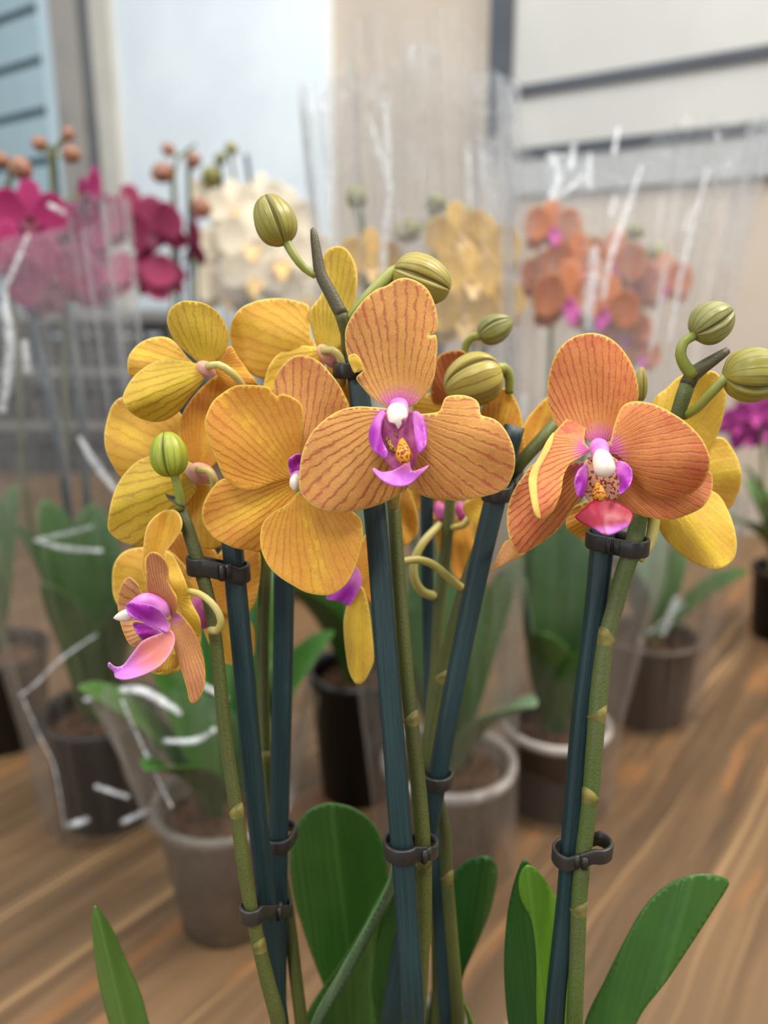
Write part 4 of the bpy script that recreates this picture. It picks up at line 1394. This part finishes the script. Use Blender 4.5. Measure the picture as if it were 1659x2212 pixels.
pxsheet('leaf', [(858, 1838), (846, 1872), (838, 1910), (805, 1975), (762, 2050), (722, 2115), (684, 2180), (662, 2240), (672, 2250), (700, 2200), (738, 2140), (778, 2070), (818, 1995), (850, 1930), (862, 1870)], (665, 2250), .280, .268, [M['leaf_pale'], M['leaf']], PM, cross=.006, th=.0014, spacing=9, rimw=4, axis=(858, 1838), wav=.0002)  # pale crest strip puts the fold's sky reflection into leaf colour
pxsheet('leaf', [(975, 1900), (1000, 1865), (1040, 1850), (1068, 1860), (1075, 1890), (1062, 1960), (1035, 2030), (1000, 2110), (985, 2200), (950, 2600), (930, 2860), (890, 2860), (900, 2550), (925, 2200), (950, 2020)],
        (905, 2880), .345, .310, [M['leaf_dark'], M['leaf']], PM, fold=.006, th=.0018, spacing=13, rimw=5, axis=(1050, 1855))
pxsheet('leaf', [(1010, 2212), (990, 2150), (1002, 2160), (1030, 2260), (1010, 2600), (950, 2880), (920, 2880), (960, 2600), (985, 2350)], (925, 2890), .345, .290, [M['leaf_lime'], M['leaf']], PM, th=.0018, spacing=11, rimw=4)
# leaf of the left plant
pxsheet('leaf', [(206, 1957), (222, 1972), (250, 2020), (280, 2090), (305, 2150), (322, 2212), (370, 2400), (420, 2620), (400, 2780), (350, 2640), (290, 2400), (235, 2212), (212, 2120), (200, 2030), (198, 1980)],
        (400, 2760), .30, .262, [M['leaf_mid'], M['leaf']], PL, fold=.005, th=.0018, spacing=11, rimw=4, axis=(206, 1957))

# ---- right plant
S6, S6r, _ = stem(PR, [(1488, 822, .232, 16.5), (1475, 860, .233, 16.5), (1462, 900, .234, 15), (1430, 980, .238, 15), (1400, 1060, .238, 16), (1380, 1120, .236, 18), (1368, 1180, .234, 20), (1347, 1241, .234, 19), (1327, 1316, .234, 18),
                       (1308, 1387, .234, 18), (1293, 1502, .234, 19), (1285, 1603, .234, 18.5), (1275, 1728, .235, 18), (1262, 1829, .236, 17), (1252, 1930, .237, 17), (1247, 2055, .238, 17), (1242, 2206, .24, 17)],
                  'stem_bright', [(1298, 1402, -0.8), (1268, 1752, -0.7), (1256, 1956, 0.5), (1303, 1560, 0.8)], 0.002, 0.0)
K6, K6r, _ = stake(PR, [(1303, 1140, .239, 23), (1302, 1165, .239, 23), (1282, 1351, .239, 21), (1256, 1552, .239, 20), (1234, 1804, .24, 19), (1221, 1955, .241, 18), (1197, 2206, .243, 19)], -0.008, 0.006)
TP, TR = pxpath([(1575, 755, .232, 2), (1572, 757, .232, 8), (1545, 775, .232, 12), (1515, 795, .232, 15), (1494, 812, .232, 17), (1484, 832, .232, 16.6)], 0.002)
V, F, A = tube(TP, TR, 16)
mk('stem_tip', V, F, M['stem_dark'], PR, A)['label'] = 'dark blunt stem tip below the hooked bud'
p, r = near(S6, S6r, 1160); q, r2 = near(K6, K6r, 1155)
clip(PR, q, r2, p, r, 0.0048, slack=0.0008)
p, r = near(S6, S6r, 1850); q, r2 = near(K6, K6r, 1835)
clip(PR, q, r2, p + np.array([0.0035, 0.0005, -0.0005]), r, 0.0046, slack=0.0016)
bud(PR, (1498, 722), (1580, 668), 47, .228, M['bud_green'], [(1497, 812, .231), (1480, 790, .230), (1470, 765, .229), (1478, 738, .228), (1500, 725, .228)], (14, 10), 0.3, point=0.7, label='green bud on a hooked stalk')
bud(PR, (1566, 812), (1690, 806), 59, .222, M['bud'], [(1478, 898, .234), (1505, 882, .230), (1535, 850, .225), (1568, 815, .222)], (10, 11), 1.9, label='striped olive bud cut by the picture edge')
bud(PR, (1384, 868), (1386, 793), 14, .250, M['bud'], [(1386, 930, .252), (1385, 900, .251), (1384, 862, .250)], (6, 6), 0.4, point=0.5)
# yellow flower behind
f = flower(PR, 1440, 1020, .244, 'yellow flower seen from behind at the far right')
pxsheet('sepal', [(1410, 868), (1439, 839), (1468, 813), (1500, 805), (1529, 801), (1547, 804), (1562, 824), (1569, 853), (1565, 889), (1554, 929), (1540, 962), (1515, 1000), (1460, 1000), (1415, 940)], (1440, 1010), .246, .244, [M['lemon'], M['gold']], f, cross=.004, axis=(1545, 810))
pxsheet('petal', [(1500, 960), (1553, 944), (1566, 948), (1580, 965), (1594, 991), (1602, 1020), (1601, 1045), (1591, 1074), (1571, 1102), (1520, 1110), (1470, 1050)], (1440, 1025), .247, .249, [M['lemon'], M['gold']], f, cross=.003)
pxsheet('sepal', [(1421, 1110), (1422, 1135), (1430, 1155), (1450, 1179), (1479, 1204), (1511, 1222), (1544, 1229), (1569, 1222), (1587, 1204), (1592, 1175), (1586, 1139), (1573, 1103), (1547, 1065), (1490, 1050), (1440, 1070)], (1430, 1050), .246, .239, [M['lemon'], M['gold']], f, cross=.004)
pxsheet('petal', [(1240, 1095), (1222, 1128), (1232, 1150), (1262, 1165), (1300, 1160), (1340, 1120), (1400, 1060), (1330, 1060)], (1430, 1040), .247, .249, [M['amber'], M['gold']], f)
blob(f, 'ovary', [(1425, 1010, .246, 8), (1420, 1035, .243, 22), (1410, 1060, .243, 16), (1405, 1080, .244, 5)], 'pinkheart')
stalk(f, [(1412, 1060, .241), (1412, 1130, .237), (1402, 1175, .235), (1380, 1208, .234)], r=(14, 11))
# coral flower facing the camera
f = flower(PR, 1292, 985, .220, 'coral flower with folded petals facing the camera')
pxsheet('sepal', [(1268, 950), (1236, 938), (1204, 922), (1193, 900), (1184, 871), (1182, 835), (1187, 803), (1198, 770), (1215, 745), (1240, 727), (1272, 719), (1301, 723), (1327, 737), (1348, 759), (1366, 788), (1377, 824), (1380, 853), (1374, 875), (1352, 905), (1325, 945), (1296, 960)], (1294, 975), .2255, .228, [M['coral'], M['gold']], f, cross=.004)
pxsheet('sepal', [(1270, 1000), (1220, 1000), (1157, 1000), (1131, 1027), (1110, 1059), (1097, 1095), (1095, 1132), (1102, 1168), (1117, 1193), (1135, 1193), (1167, 1175), (1200, 1150), (1222, 1124), (1240, 1095), (1260, 1074), (1275, 1040)], (1284, 990), .225, .221, [M['coral'], M['gold']], f, cross=.003)
pxsheet('sepal', [(1300, 990), (1330, 1040), (1316, 1072), (1348, 1095), (1374, 1110), (1406, 1119), (1450, 1123), (1486, 1112), (1518, 1095), (1536, 1067), (1540, 1041), (1533, 1018), (1490, 1000), (1420, 980), (1350, 970)], (1300, 990), .2255, .224, [M['coral'], M['gold']], f, cross=.003)
pxsheet('petal', [(1310, 975), (1319, 951), (1327, 918), (1341, 882), (1359, 869), (1381, 867), (1413, 873), (1446, 889), (1475, 907), (1504, 933), (1522, 958), (1533, 987), (1531, 1016), (1518, 1045), (1493, 1067), (1460, 1079), (1428, 1076), (1399, 1063), (1377, 1038), (1359, 1009), (1332, 982)], (1305, 980), .222, .214, [M['coral'], M['gold']], f, cross=.005)
pxsheet('petal', [(1275, 972), (1263, 955), (1265, 926), (1269, 897), (1265, 886), (1247, 889), (1225, 904), (1204, 926), (1182, 951), (1164, 987), (1149, 1012), (1142, 1038), (1148, 1077), (1157, 1114), (1171, 1121), (1193, 1106), (1211, 1067), (1218, 1027), (1233, 1001), (1260, 985)], (1276, 975), .222, .211, [M['coral'], M['lemon']], f, cross=.003, tilt=.004, axis=(1165, 1040), seed=1.0)
pxsheet('petal_margin', [(1196, 934), (1180, 954), (1164, 987), (1149, 1012), (1142, 1038), (1147, 1077), (1157, 1114), (1168, 1120), (1164, 1090), (1160, 1050), (1164, 1018), (1178, 990), (1192, 962)], (1276, 975), .2216, .2106, [M['margin'], M['margin']], f, cross=.003, tilt=.004, spacing=6, rimw=3, axis=(1165, 1040), seed=1.0,
        ref=[(1275, 972), (1263, 955), (1265, 926), (1269, 897), (1265, 886), (1247, 889), (1225, 904), (1204, 926), (1182, 951), (1164, 987), (1149, 1012), (1142, 1038), (1148, 1077), (1157, 1114), (1171, 1121), (1193, 1106), (1211, 1067), (1218, 1027), (1233, 1001), (1260, 985)])
pxsheet('throat', [(1262, 1000), (1280, 985), (1320, 985), (1340, 1005), (1342, 1050), (1330, 1080), (1296, 1092), (1268, 1078), (1258, 1040)], (1296, 985), .2205, .2175, M['speckle'], f, spacing=7, rimw=4)
blob(f, 'callus', [(1290, 1046, .2185, 5), (1293, 1058, .2165, 12), (1294, 1072, .2155, 16), (1294, 1082, .2155, 10), (1294, 1088, .2158, 3)], 'callus')
pxsheet('lip_lobe', [(1268, 1003), (1251, 1014), (1242, 1038), (1243, 1059), (1252, 1075), (1266, 1060), (1270, 1030)], (1272, 1015), .218, .211, [M['lobe'], M['lobe']], f, spacing=6, rimw=3)
pxsheet('lip_lobe', [(1330, 998), (1348, 997), (1363, 1012), (1366, 1034), (1353, 1056), (1337, 1066), (1338, 1038), (1329, 1018)], (1328, 1010), .218, .211, [M['lobe'], M['lobe']], f, spacing=6, rimw=3)
pxsheet('lip', [(1250, 1108), (1276, 1085), (1296, 1076), (1334, 1084), (1367, 1106), (1360, 1132), (1341, 1146), (1312, 1155), (1283, 1142), (1254, 1128), (1242, 1117)], (1294, 1070), .215, .206, [M['redlobe'], M['redlobe']], f, cross=.003, spacing=6, rimw=4, axis=(1308, 1155))
blob(f, 'column', [(1292, 952, .2225, 6), (1293, 964, .2205, 20), (1297, 980, .217, 19), (1300, 992, .213, 17)], 'column')
blob(f, 'anther_cap', [(1295, 978, .2125, 10), (1300, 990, .210, 20), (1304, 1004, .208, 23), (1307, 1016, .207, 23), (1309, 1025, .2068, 18), (1310, 1030, .2068, 8), (1310, 1032, .2068, 1)], 'cap')
stalk(f, [(1296, 985, .228), (1340, 1010, .236), (1385, 1080, .238)], r=(9, 10))
# petal of the flower behind, hanging below the left sepal
f = flower(PM, 1100, 1190, .258, 'small folded petal tip below the coral sepal')
pxsheet('sepal', [(1095, 1168), (1078, 1195), (1066, 1218), (1059, 1234), (1072, 1226), (1100, 1214), (1135, 1194), (1125, 1170)], (1120, 1165), .252, .247, [M['dusk'], M['gold']], f, spacing=6, rimw=3)

# leaves of the right plant
pxsheet('leaf', [(1133, 1858), (1115, 1890), (1098, 1960), (1090, 2040), (1090, 2120), (1098, 2212), (1130, 2400), (1180, 2650), (1230, 2800), (1260, 2650), (1230, 2400), (1210, 2212), (1200, 2050), (1190, 1960), (1160, 1890)], (1240, 2800), .262, .250, [M['leaf_dark'], M['leaf']], PR, fold=.004, th=.0018, spacing=12, rimw=5, axis=(1135, 1858))
pxsheet('leaf', [(1125, 1885), (1120, 1915), (1128, 1950), (1148, 1990), (1158, 2060), (1160, 2212), (1180, 2450), (1230, 2780), (1255, 2780), (1240, 2450), (1232, 2212), (1228, 2060), (1200, 1940), (1165, 1885), (1140, 1870)], (1242, 2800), .258, .246, [M['leaf_lime'], M['leaf_lime']], PR, fold=.004, th=.0018, spacing=11, rimw=4, axis=(1140, 1875))
pxsheet('leaf', [(1576, 1908), (1560, 1895), (1520, 1889), (1470, 1898), (1425, 1925), (1385, 1970), (1345, 2040), (1305, 2120), (1262, 2212), (1220, 2400), (1215, 2700), (1250, 2790), (1290, 2650), (1320, 2400), (1375, 2212), (1440, 2120), (1500, 2030), (1545, 1960)], (1240, 2800), .262, .256, [M['leaf'], M['leaf']], PR, fold=.006, th=.0018, spacing=12, rimw=5, axis=(1480, 1950))

# ------------------------------------------------------------------ background orchids
for key, pm, bm_, lp in (('magenta', 'magenta', 'magenta', 'lipwine'), ('wine', 'wine', 'magenta', 'lipwine'), ('white', 'white', 'white', 'lipyellow'),
                         ('yellow', 'bgyellow', 'bgyellow', 'lipyellow'), ('orange', 'bgorange', 'bgorange', 'liplight'), ('purple', 'purple', 'purple', 'liplight')):
    flower_meshes(key, M[pm], M[bm_], M[lp])


def bg_orchid(label, base, potspec, leaves, spikes, key, flowers=(), buds=(), sl=None, budmat='bud_green', group=None):
    e = empty('potted_orchid', (base[0], base[1], 0.0))
    tag(e, label, 'orchid', group)
    c = wloc(e)
    r1, r0, h, m, rm = potspec
    pot(e, c, r1, r0, h, M[m], M[rm] if rm else None)
    top = c + np.array([0, 0, h * 0.86])
    for (az, L, w, el, dr, lm) in leaves:
        a = math.radians(az)
        leaf3d(e, top + np.array([math.cos(a) * 0.008, math.sin(a) * 0.008, 0.0]), a, L, w, math.radians(el), math.radians(dr), M[lm])
    allp = []
    for sp in spikes:
        pts = [list(top + np.array([sp.get('dx', 0), sp.get('dy', 0), -0.01])) + [0.0026]]
        for (x, y, d) in sp['px']: pts.append(list(at(x, y, d)) + [0.0024])
        Q = catmull(np.array(pts), 0.02, False)
        V, F, A = tube(Q[:, :3], Q[:, 3], 8)
        mk('flower_stem', V, F, M['stem'], e, A)
        allp.append(Q[:, :3])
        if sp.get('stake'):
            x, y, d = sp['stake']
            p1 = at(x, y, d)
            V, F, A = tube([top + np.array([sp.get('dx', 0) + 0.006, 0.004, -0.02]), (p1 + top) / 2 + np.array([0.004, 0.004, 0]), p1], [0.0033] * 3, 10, 3.0)
            mk('stake', V, F, M['stake_bg'], e, A)
    PP = np.vstack(allp) if allp else None
    for (x, y, d, s, yaw, pi_) in flowers:
        loc = at(x, y, d)
        bg_flower(e, key, loc, s, math.radians(yaw), math.radians(pi_), rng.normal(0, 0.12))
        i = np.argmin(np.linalg.norm(PP - loc, axis=1))
        q = PP[i]
        V, F, A = tube(catmull(np.array([loc + np.array([0, 0.004, 0]), (loc + q) / 2 + np.array([0, 0.006, 0.006]), q]), 0.008, False), 0.0012, 6)
        mk('flower_stalk', V, F, M['stalk_green'], e, A)
    for (x, y, d, r) in buds:
        loc = at(x, y, d)
        i = np.argmin(np.linalg.norm(PP - loc, axis=1))
        q = PP[i]
        ax = loc - q
        ax = ax / max(np.linalg.norm(ax), 1e-6)
        V, F, A = bud_mesh(loc - ax * r * 1.1, loc + ax * r * 1.1, r, 0.3, 0.3, 24, 12)
        o = mk('bud', V, F, M[budmat], e, A)
        V, F, A = tube([q, (q + loc) / 2 + np.array([0, 0, -0.002]), loc - ax * r], 0.0012, 6)
        mk('bud_stalk', V, F, M['stalk_green'], o, A)
    if sl:
        sleeve(e, c, sl[0], sl[1], M['film'], amp=sl[2] if len(sl) > 2 else 0.05, lean=sl[3] if len(sl) > 3 else (0, 0))
    return e


def gp(px, py):
    g = ground(px, py)
    return g[0], g[1]


# magenta orchid in black pot, left
BG_MAGENTA = bg_orchid('magenta orchid in a crinkled clear sleeve and black pot at the left', gp(240, 1745), (0.052, 0.042, 0.105, 'pot_black', None),
          [(200, .2, .055, 82, 12, 'leaf_bg'), (150, .21, .055, 83, 10, 'leaf'), (100, .2, .055, 82, 12, 'leaf'), (250, .16, .05, 80, 14, 'leaf_bg'), (20, .18, .05, 81, 12, 'leaf_bg'), (330, .15, .045, 78, 16, 'leaf_bg')],
          [dict(px=[(145, 1200, .76), (142, 900, .76), (138, 700, .76), (120, 500, .76), (112, 330, .76), (148, 285, .76)], dx=-0.01, stake=(112, 320, .765)),
           dict(px=[(60, 1100, .74), (40, 800, .74), (20, 600, .74), (15, 420, .74), (30, 350, .74)], dx=-0.015, stake=(15, 400, .745))],
          'magenta', [(65, 470, .74, .034, 20, 0), (190, 425, .75, .030, -50, -10), (120, 610, .73, .043, 5, 10), (165, 520, .76, .034, -15, 0), (20, 560, .73, .034, 30, 0), (100, 500, .765, .034, 10, 0)],
          [(45, 365, .74, .010), (85, 310, .76, .007), (148, 290, .76, .006), (155, 334, .76, .008), (0, 345, .74, .007)],
          ([(0.0, 0.058), (0.1, 0.062), (0.2, 0.070), (0.53, 0.080)], 3, 0.06, (-0.035, 0.0)), 'bud_brown')
bg_orchid('black pot cut by the left picture edge, with plain green leaves', gp(10, 1590), (0.055, 0.045, 0.105, 'pot_black', None),
          [(120, .2, .06, 84, 12, 'leaf_bg'), (60, .19, .05, 82, 12, 'leaf_bg'), (220, .16, .05, 75, 30, 'leaf'), (170, .18, .05, 76, 24, 'leaf_bg')], [], 'magenta')
# wine orchid behind
bg_orchid('wine-red orchid with brown buds in front of the white board', gp(415, 1330), (0.052, 0.042, 0.105, 'pot_black', None),
          [(180, .12, .045, 74, 20, 'leaf'), (0, .12, .045, 74, 20, 'leaf'), (270, .12, .045, 72, 20, 'leaf_bg')],
          [dict(px=[(375, 900, 1.12), (373, 600, 1.12), (374, 400, 1.12), (385, 340, 1.12), (422, 312, 1.12)], stake=(372, 360, 1.125)),
           dict(px=[(430, 700, 1.14), (410, 420, 1.14), (410, 330, 1.14)], dx=0.01, stake=(408, 350, 1.145))],
          'wine', [(285, 480, 1.11, .050, 15, 0), (335, 500, 1.09, .046, -20, 5), (300, 595, 1.10, .050, 0, -35), (418, 530, 1.12, .042, -65, 0), (345, 600, 1.12, .036, 10, -40)],
          [(363, 323, 1.12, .009), (350, 374, 1.12, .014), (422, 312, 1.12, .007), (418, 346, 1.13, .011), (435, 450, 1.14, .014)], None, 'bud_brown')
# white orchid
bg_orchid('cream white orchid with green buds behind the golden flowers', gp(640, 1275), (0.052, 0.042, 0.105, 'pot_clear', 'rim_pale'),
          [(180, .12, .045, 74, 20, 'leaf'), (0, .12, .045, 74, 20, 'leaf'), (270, .12, .045, 72, 20, 'leaf_bg')],
          [dict(px=[(560, 800, 1.3), (530, 500, 1.3), (505, 380, 1.3), (495, 320, 1.3)], stake=(532, 335, 1.305)),
           dict(px=[(640, 800, 1.3), (650, 550, 1.3), (630, 440, 1.3)], dx=0.012, stake=(470, 350, 1.305)),
           dict(px=[(560, 800, 1.32), (490, 550, 1.32), (450, 400, 1.32)], dx=-0.012)],
          'white', [(505, 450, 1.29, .044, 10, 0), (565, 440, 1.29, .048, -15, 0), (545, 520, 1.28, .056, 5, 0), (620, 480, 1.29, .052, -10, 5), (490, 545, 1.3, .052, 20, 0), (610, 560, 1.28, .056, 0, 0), (550, 600, 1.28, .054, 12, 0), (665, 550, 1.3, .048, -25, 0), (490, 630, 1.3, .052, 20, 0), (665, 640, 1.29, .052, -10, 0), (455, 420, 1.32, .034, 20, 0)],
          [(457, 380, 1.3, .016), (500, 322, 1.3, .010), (475, 345, 1.32, .010)], ([(0.0, 0.058), (0.1, 0.066), (0.25, 0.08), (0.51, 0.105)], 11, 0.03))
# yellow orchid in a tall sleeve
BG_YELLOW = bg_orchid('yellow orchid in a tall clear sleeve behind the torn peach flower', gp(965, 1850), (0.052, 0.042, 0.095, 'pot_clear', 'rim_pale'),
          [(160, .17, .055, 78, 18, 'leaf_pale'), (20, .19, .05, 80, 14, 'leaf_bg'), (80, .2, .055, 82, 12, 'leaf'), (310, .13, .045, 68, 40, 'leaf_pale'), (110, .2, .06, 81, 12, 'leaf_dark'), (200, .16, .05, 76, 16, 'leaf_bg')],
          [dict(px=[(930, 1000, .68), (935, 700, .68), (938, 540, .68), (930, 430, .68)], stake=(936, 430, .685)),
           dict(px=[(1020, 1000, .69), (1020, 700, .69), (1000, 500, .69)], dx=0.01, stake=(1060, 520, .69)),
           dict(px=[(800, 900, .69), (790, 600, .69), (770, 430, .69)], dx=-0.01, stake=(775, 460, .695))],
          'yellow', [(995, 515, .68, .030, 10, 0), (1050, 545, .68, .030, -20, 0), (1015, 605, .67, .031, 15, -10), (1005, 690, .67, .032, 0, 0), (1055, 660, .68, .030, -15, 0), (800, 570, .68, .029, 20, 0), (840, 605, .69, .028, -10, 0), (970, 640, .69, .028, 20, 0)],
          [(943, 440, .68, .008), (880, 500, .68, .010), (770, 425, .69, .009), (1000, 460, .69, .008)],
          ([(0.0, 0.056), (0.1, 0.060), (0.25, 0.066), (0.615, 0.070)], 21, 0.05, (-0.035, -0.01)))
# black pot in the middle
bg_orchid('black pot with a short leafy plant behind the middle stakes', gp(775, 1700), (0.046, 0.036, 0.13, 'pot_black', None),
          [(190, .17, .05, 72, 24, 'leaf_bg'), (140, .2, .055, 76, 18, 'leaf_bg'), (60, .2, .055, 78, 14, 'leaf_dark'), (225, .15, .05, 70, 30, 'leaf_bg'), (90, .2, .055, 80, 14, 'leaf'), (165, .19, .05, 74, 20, 'leaf'), (10, .13, .045, 78, 16, 'leaf')], [], 'yellow')
# orange orchid in a wide sleeve
BG_ORANGE = bg_orchid('orange orchid in a wide crinkled sleeve and smoky pot behind the coral flower', gp(1190, 1730), (0.047, 0.038, 0.085, 'pot_brown', 'rim_pale'),
          [(120, .19, .055, 81, 12, 'leaf_bg'), (60, .18, .055, 79, 14, 'leaf_bg'), (150, .15, .05, 82, 8, 'leaf_pale'), (10, .16, .05, 79, 12, 'leaf_bg'), (90, .22, .055, 84, 8, 'leaf'), (240, .13, .045, 78, 20, 'leaf_bg'), (300, .13, .045, 76, 20, 'leaf')],
          [dict(px=[(1240, 1000, .82), (1260, 750, .82), (1290, 600, .82), (1375, 500, .82)], stake=(1290, 560, .825)),
           dict(px=[(1180, 1000, .82), (1190, 700, .82), (1185, 460, .82)], dx=-0.01),
           dict(px=[(1320, 1000, .84), (1370, 750, .84), (1400, 600, .84), (1420, 545, .84)], dx=0.01)],
          'orange', [(1195, 495, .80, .030, 10, 0), (1245, 580, .80, .034, -10, 0), (1320, 570, .81, .034, -20, 0), (1230, 650, .79, .038, 10, 5), (1305, 670, .80, .034, -15, 0), (1375, 620, .82, .032, -55, 0), (1430, 610, .83, .030, -20, 0), (1350, 720, .83, .028, -30, -10), (1175, 600, .82, .028, 20, 0), (1385, 770, .84, .022, 10, 0)],
          [(1372, 500, .82, .008), (1418, 545, .84, .010), (1185, 462, .81, .011), (1260, 520, .81, .009)],
          ([(0.0, 0.052), (0.085, 0.055), (0.2, 0.072), (0.40, 0.100), (0.595, 0.116)], 33, 0.055, (0.042, 0.095)))
# pot behind it
BG_BACK = bg_orchid('smoky pot with long leaves behind the orange orchid, standing farther back', gp(1390, 1540), (0.052, 0.044, 0.1, 'pot_brown', None),
          [(150, .15, .05, 76, 18, 'leaf_bg'), (200, .13, .05, 74, 24, 'leaf_bg'), (60, .15, .05, 74, 20, 'leaf_bg'), (350, .13, .045, 60, 30, 'leaf_bg'), (100, .17, .05, 78, 16, 'leaf_pale')], [], 'orange', sl=([(0.0, 0.056), (0.1, 0.062), (0.19, 0.072), (0.24, 0.080)], 44, 0.08))
# purple orchid far right
bg_orchid('small purple orchid in a dark pot at the right picture edge', gp(1690, 1370), (0.05, 0.042, 0.1, 'pot_black', None),
          [(160, .17, .05, 75, 20, 'leaf'), (200, .16, .05, 60, 50, 'leaf_bg'), (120, .15, .05, 70, 30, 'leaf'), (240, .13, .05, 40, 60, 'leaf')],
          [dict(px=[(1652, 1150, 1.0), (1648, 1000, 1.0), (1640, 900, 1.0), (1600, 860, 1.0)], stake=(1655, 900, 1.005))],
          'purple', [(1590, 915, 1.0, .024, 10, 0), (1630, 895, .99, .026, -10, 0), (1655, 930, 1.0, .024, -20, 0), (1612, 945, 1.01, .022, 0, 0), (1650, 870, 1.01, .02, 0, 0)], [(1598, 862, 1.0, .006)])
# clear pot, near left, with its leaves
BG_CLEAR = bg_orchid('frosted clear pot with leafy plant nearest on the left', gp(495, 1975), (0.050, 0.036, 0.105, 'pot_clear', None),
          [(150, .19, .055, 77, 14, 'leaf_bg'), (110, .2, .06, 80, 14, 'leaf_bg'), (200, .15, .05, 68, 30, 'leaf_bg'), (60, .2, .055, 77, 18, 'leaf_bg'), (20, .16, .05, 70, 26, 'leaf'), (250, .12, .045, 66, 40, 'leaf'), (85, .18, .05, 80, 12, 'leaf_dark')], [], 'yellow',
          sl=([(0.1, 0.0555), (0.14, 0.064), (0.2, 0.078)], 55, 0.09, (-0.01, 0.0)))


# glints on film creases and edges, built as whitish strips in each sleeve
def add_glints(e, strips):
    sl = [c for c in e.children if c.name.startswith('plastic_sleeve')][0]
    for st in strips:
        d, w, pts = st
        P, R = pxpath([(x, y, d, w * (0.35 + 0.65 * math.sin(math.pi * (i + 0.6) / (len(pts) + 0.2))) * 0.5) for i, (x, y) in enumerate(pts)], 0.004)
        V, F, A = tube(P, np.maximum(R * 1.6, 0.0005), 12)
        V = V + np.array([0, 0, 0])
        mk('fold_glint', V, F, M['film_glint'], sl, A)


add_glints(BG_YELLOW, [(.60, 10, [(795, 245), (812, 300), (835, 380), (845, 440)]), (.60, 9, [(830, 225), (838, 300), (843, 390)]), (.60, 15, [(846, 395), (834, 480), (828, 560), (830, 605)]),
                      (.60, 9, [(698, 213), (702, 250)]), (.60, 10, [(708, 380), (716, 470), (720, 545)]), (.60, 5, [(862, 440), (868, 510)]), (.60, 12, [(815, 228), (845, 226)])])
add_glints(BG_ORANGE, [(.73, 8, [(1010, 310), (1014, 400), (1016, 480)]), (.73, 9, [(1045, 325), (1043, 400)]), (.73, 15, [(1188, 340), (1208, 380), (1188, 432)]), (.73, 13, [(1240, 310), (1230, 372)]),
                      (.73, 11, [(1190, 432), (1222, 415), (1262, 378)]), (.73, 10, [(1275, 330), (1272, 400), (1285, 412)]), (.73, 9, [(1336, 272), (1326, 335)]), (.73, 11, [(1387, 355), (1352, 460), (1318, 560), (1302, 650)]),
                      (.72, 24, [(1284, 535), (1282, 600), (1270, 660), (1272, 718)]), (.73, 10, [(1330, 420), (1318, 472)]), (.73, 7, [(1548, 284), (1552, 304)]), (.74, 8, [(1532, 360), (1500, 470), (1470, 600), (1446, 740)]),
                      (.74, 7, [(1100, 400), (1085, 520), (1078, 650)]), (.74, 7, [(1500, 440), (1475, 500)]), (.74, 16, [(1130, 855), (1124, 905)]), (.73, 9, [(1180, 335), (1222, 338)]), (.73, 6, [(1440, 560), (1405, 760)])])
add_glints(BG_MAGENTA, [(.66, 8, [(62, 505), (35, 570), (10, 625)]), (.66, 16, [(8, 630), (22, 760), (4, 890)]), (.66, 15, [(52, 735), (60, 805)]), (.66, 11, [(104, 440), (142, 462)]), (.66, 12, [(170, 942), (205, 1000), (252, 1062)]),
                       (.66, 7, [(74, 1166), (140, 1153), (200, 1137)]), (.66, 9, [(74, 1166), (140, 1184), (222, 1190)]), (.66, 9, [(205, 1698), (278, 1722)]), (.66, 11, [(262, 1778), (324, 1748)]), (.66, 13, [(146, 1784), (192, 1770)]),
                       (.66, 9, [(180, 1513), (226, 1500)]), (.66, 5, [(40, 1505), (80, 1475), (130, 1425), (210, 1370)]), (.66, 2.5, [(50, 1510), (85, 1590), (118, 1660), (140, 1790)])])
add_glints(BG_CLEAR, [(.53, 14, [(256, 1490), (300, 1490), (345, 1512), (392, 1542)]), (.53, 11, [(352, 1600), (420, 1600), (466, 1574)]), (.54, 5, [(262, 1510), (330, 1660), (372, 1745)]), (.54, 9, [(432, 1476), (490, 1510)])])
add_glints(BG_BACK, [(.90, 15, [(1465, 1288), (1448, 1330), (1428, 1372)]), (.90, 13, [(1386, 1380), (1382, 1390)]), (.90, 5, [(1480, 1300), (1400, 1370)])])

# grey crates on the table behind the left orchids
CR = ('lowest grey plastic crate, at the bottom of the stack behind the magenta orchid', 'middle grey plastic crate in the stack of three behind the magenta orchid', 'topmost grey plastic crate of the stack behind the magenta orchid')
for i in range(3):
    g = ground(215, 1010)
    e = empty('plastic_crate', (g[0], g[1] + 0.1, 0.142 * i))
    tag(e, CR[i], 'crate', 'stacked plastic crates')
    c = wloc(e)
    w, dd, h = 0.25, 0.17, 0.142
    parts = []
    for s in (-1, 1):
        parts.append(box(c + np.array([-w, s * dd - 0.008, 0]), c + np.array([w, s * dd + 0.008, h * 0.42])))
        parts.append(box(c + np.array([-w, s * dd - 0.006, h * 0.62]), c + np.array([w, s * dd + 0.006, h * 0.86])))
        parts.append(box(c + np.array([s * w - 0.008, -dd, 0]), c + np.array([s * w + 0.008, dd, h * 0.86])))
        for t in np.linspace(-0.9, 0.9, 7):
            parts.append(box(c + np.array([t * w - 0.008, s * dd - 0.006, h * 0.4]), c + np.array([t * w + 0.008, s * dd + 0.006, h * 0.64])))
    parts.append(box(c + np.array([-w, -dd, 0]), c + np.array([w, dd, 0.006])))
    V, F, A = merge(*parts)
    mk('crate_body', V, F, M['crate'], e, smooth=False)
    parts = []
    for s in (-1, 1):
        parts.append(box(c + np.array([-w - 0.01, s * dd - 0.014, h * 0.86]), c + np.array([w + 0.01, s * dd + 0.014, h])))
        parts.append(box(c + np.array([s * w - 0.014, -dd, h * 0.86]), c + np.array([s * w + 0.014, dd, h])))
    V, F, A = merge(*parts)
    mk('crate_rim', V, F, M['crate_rim'], e, smooth=False)
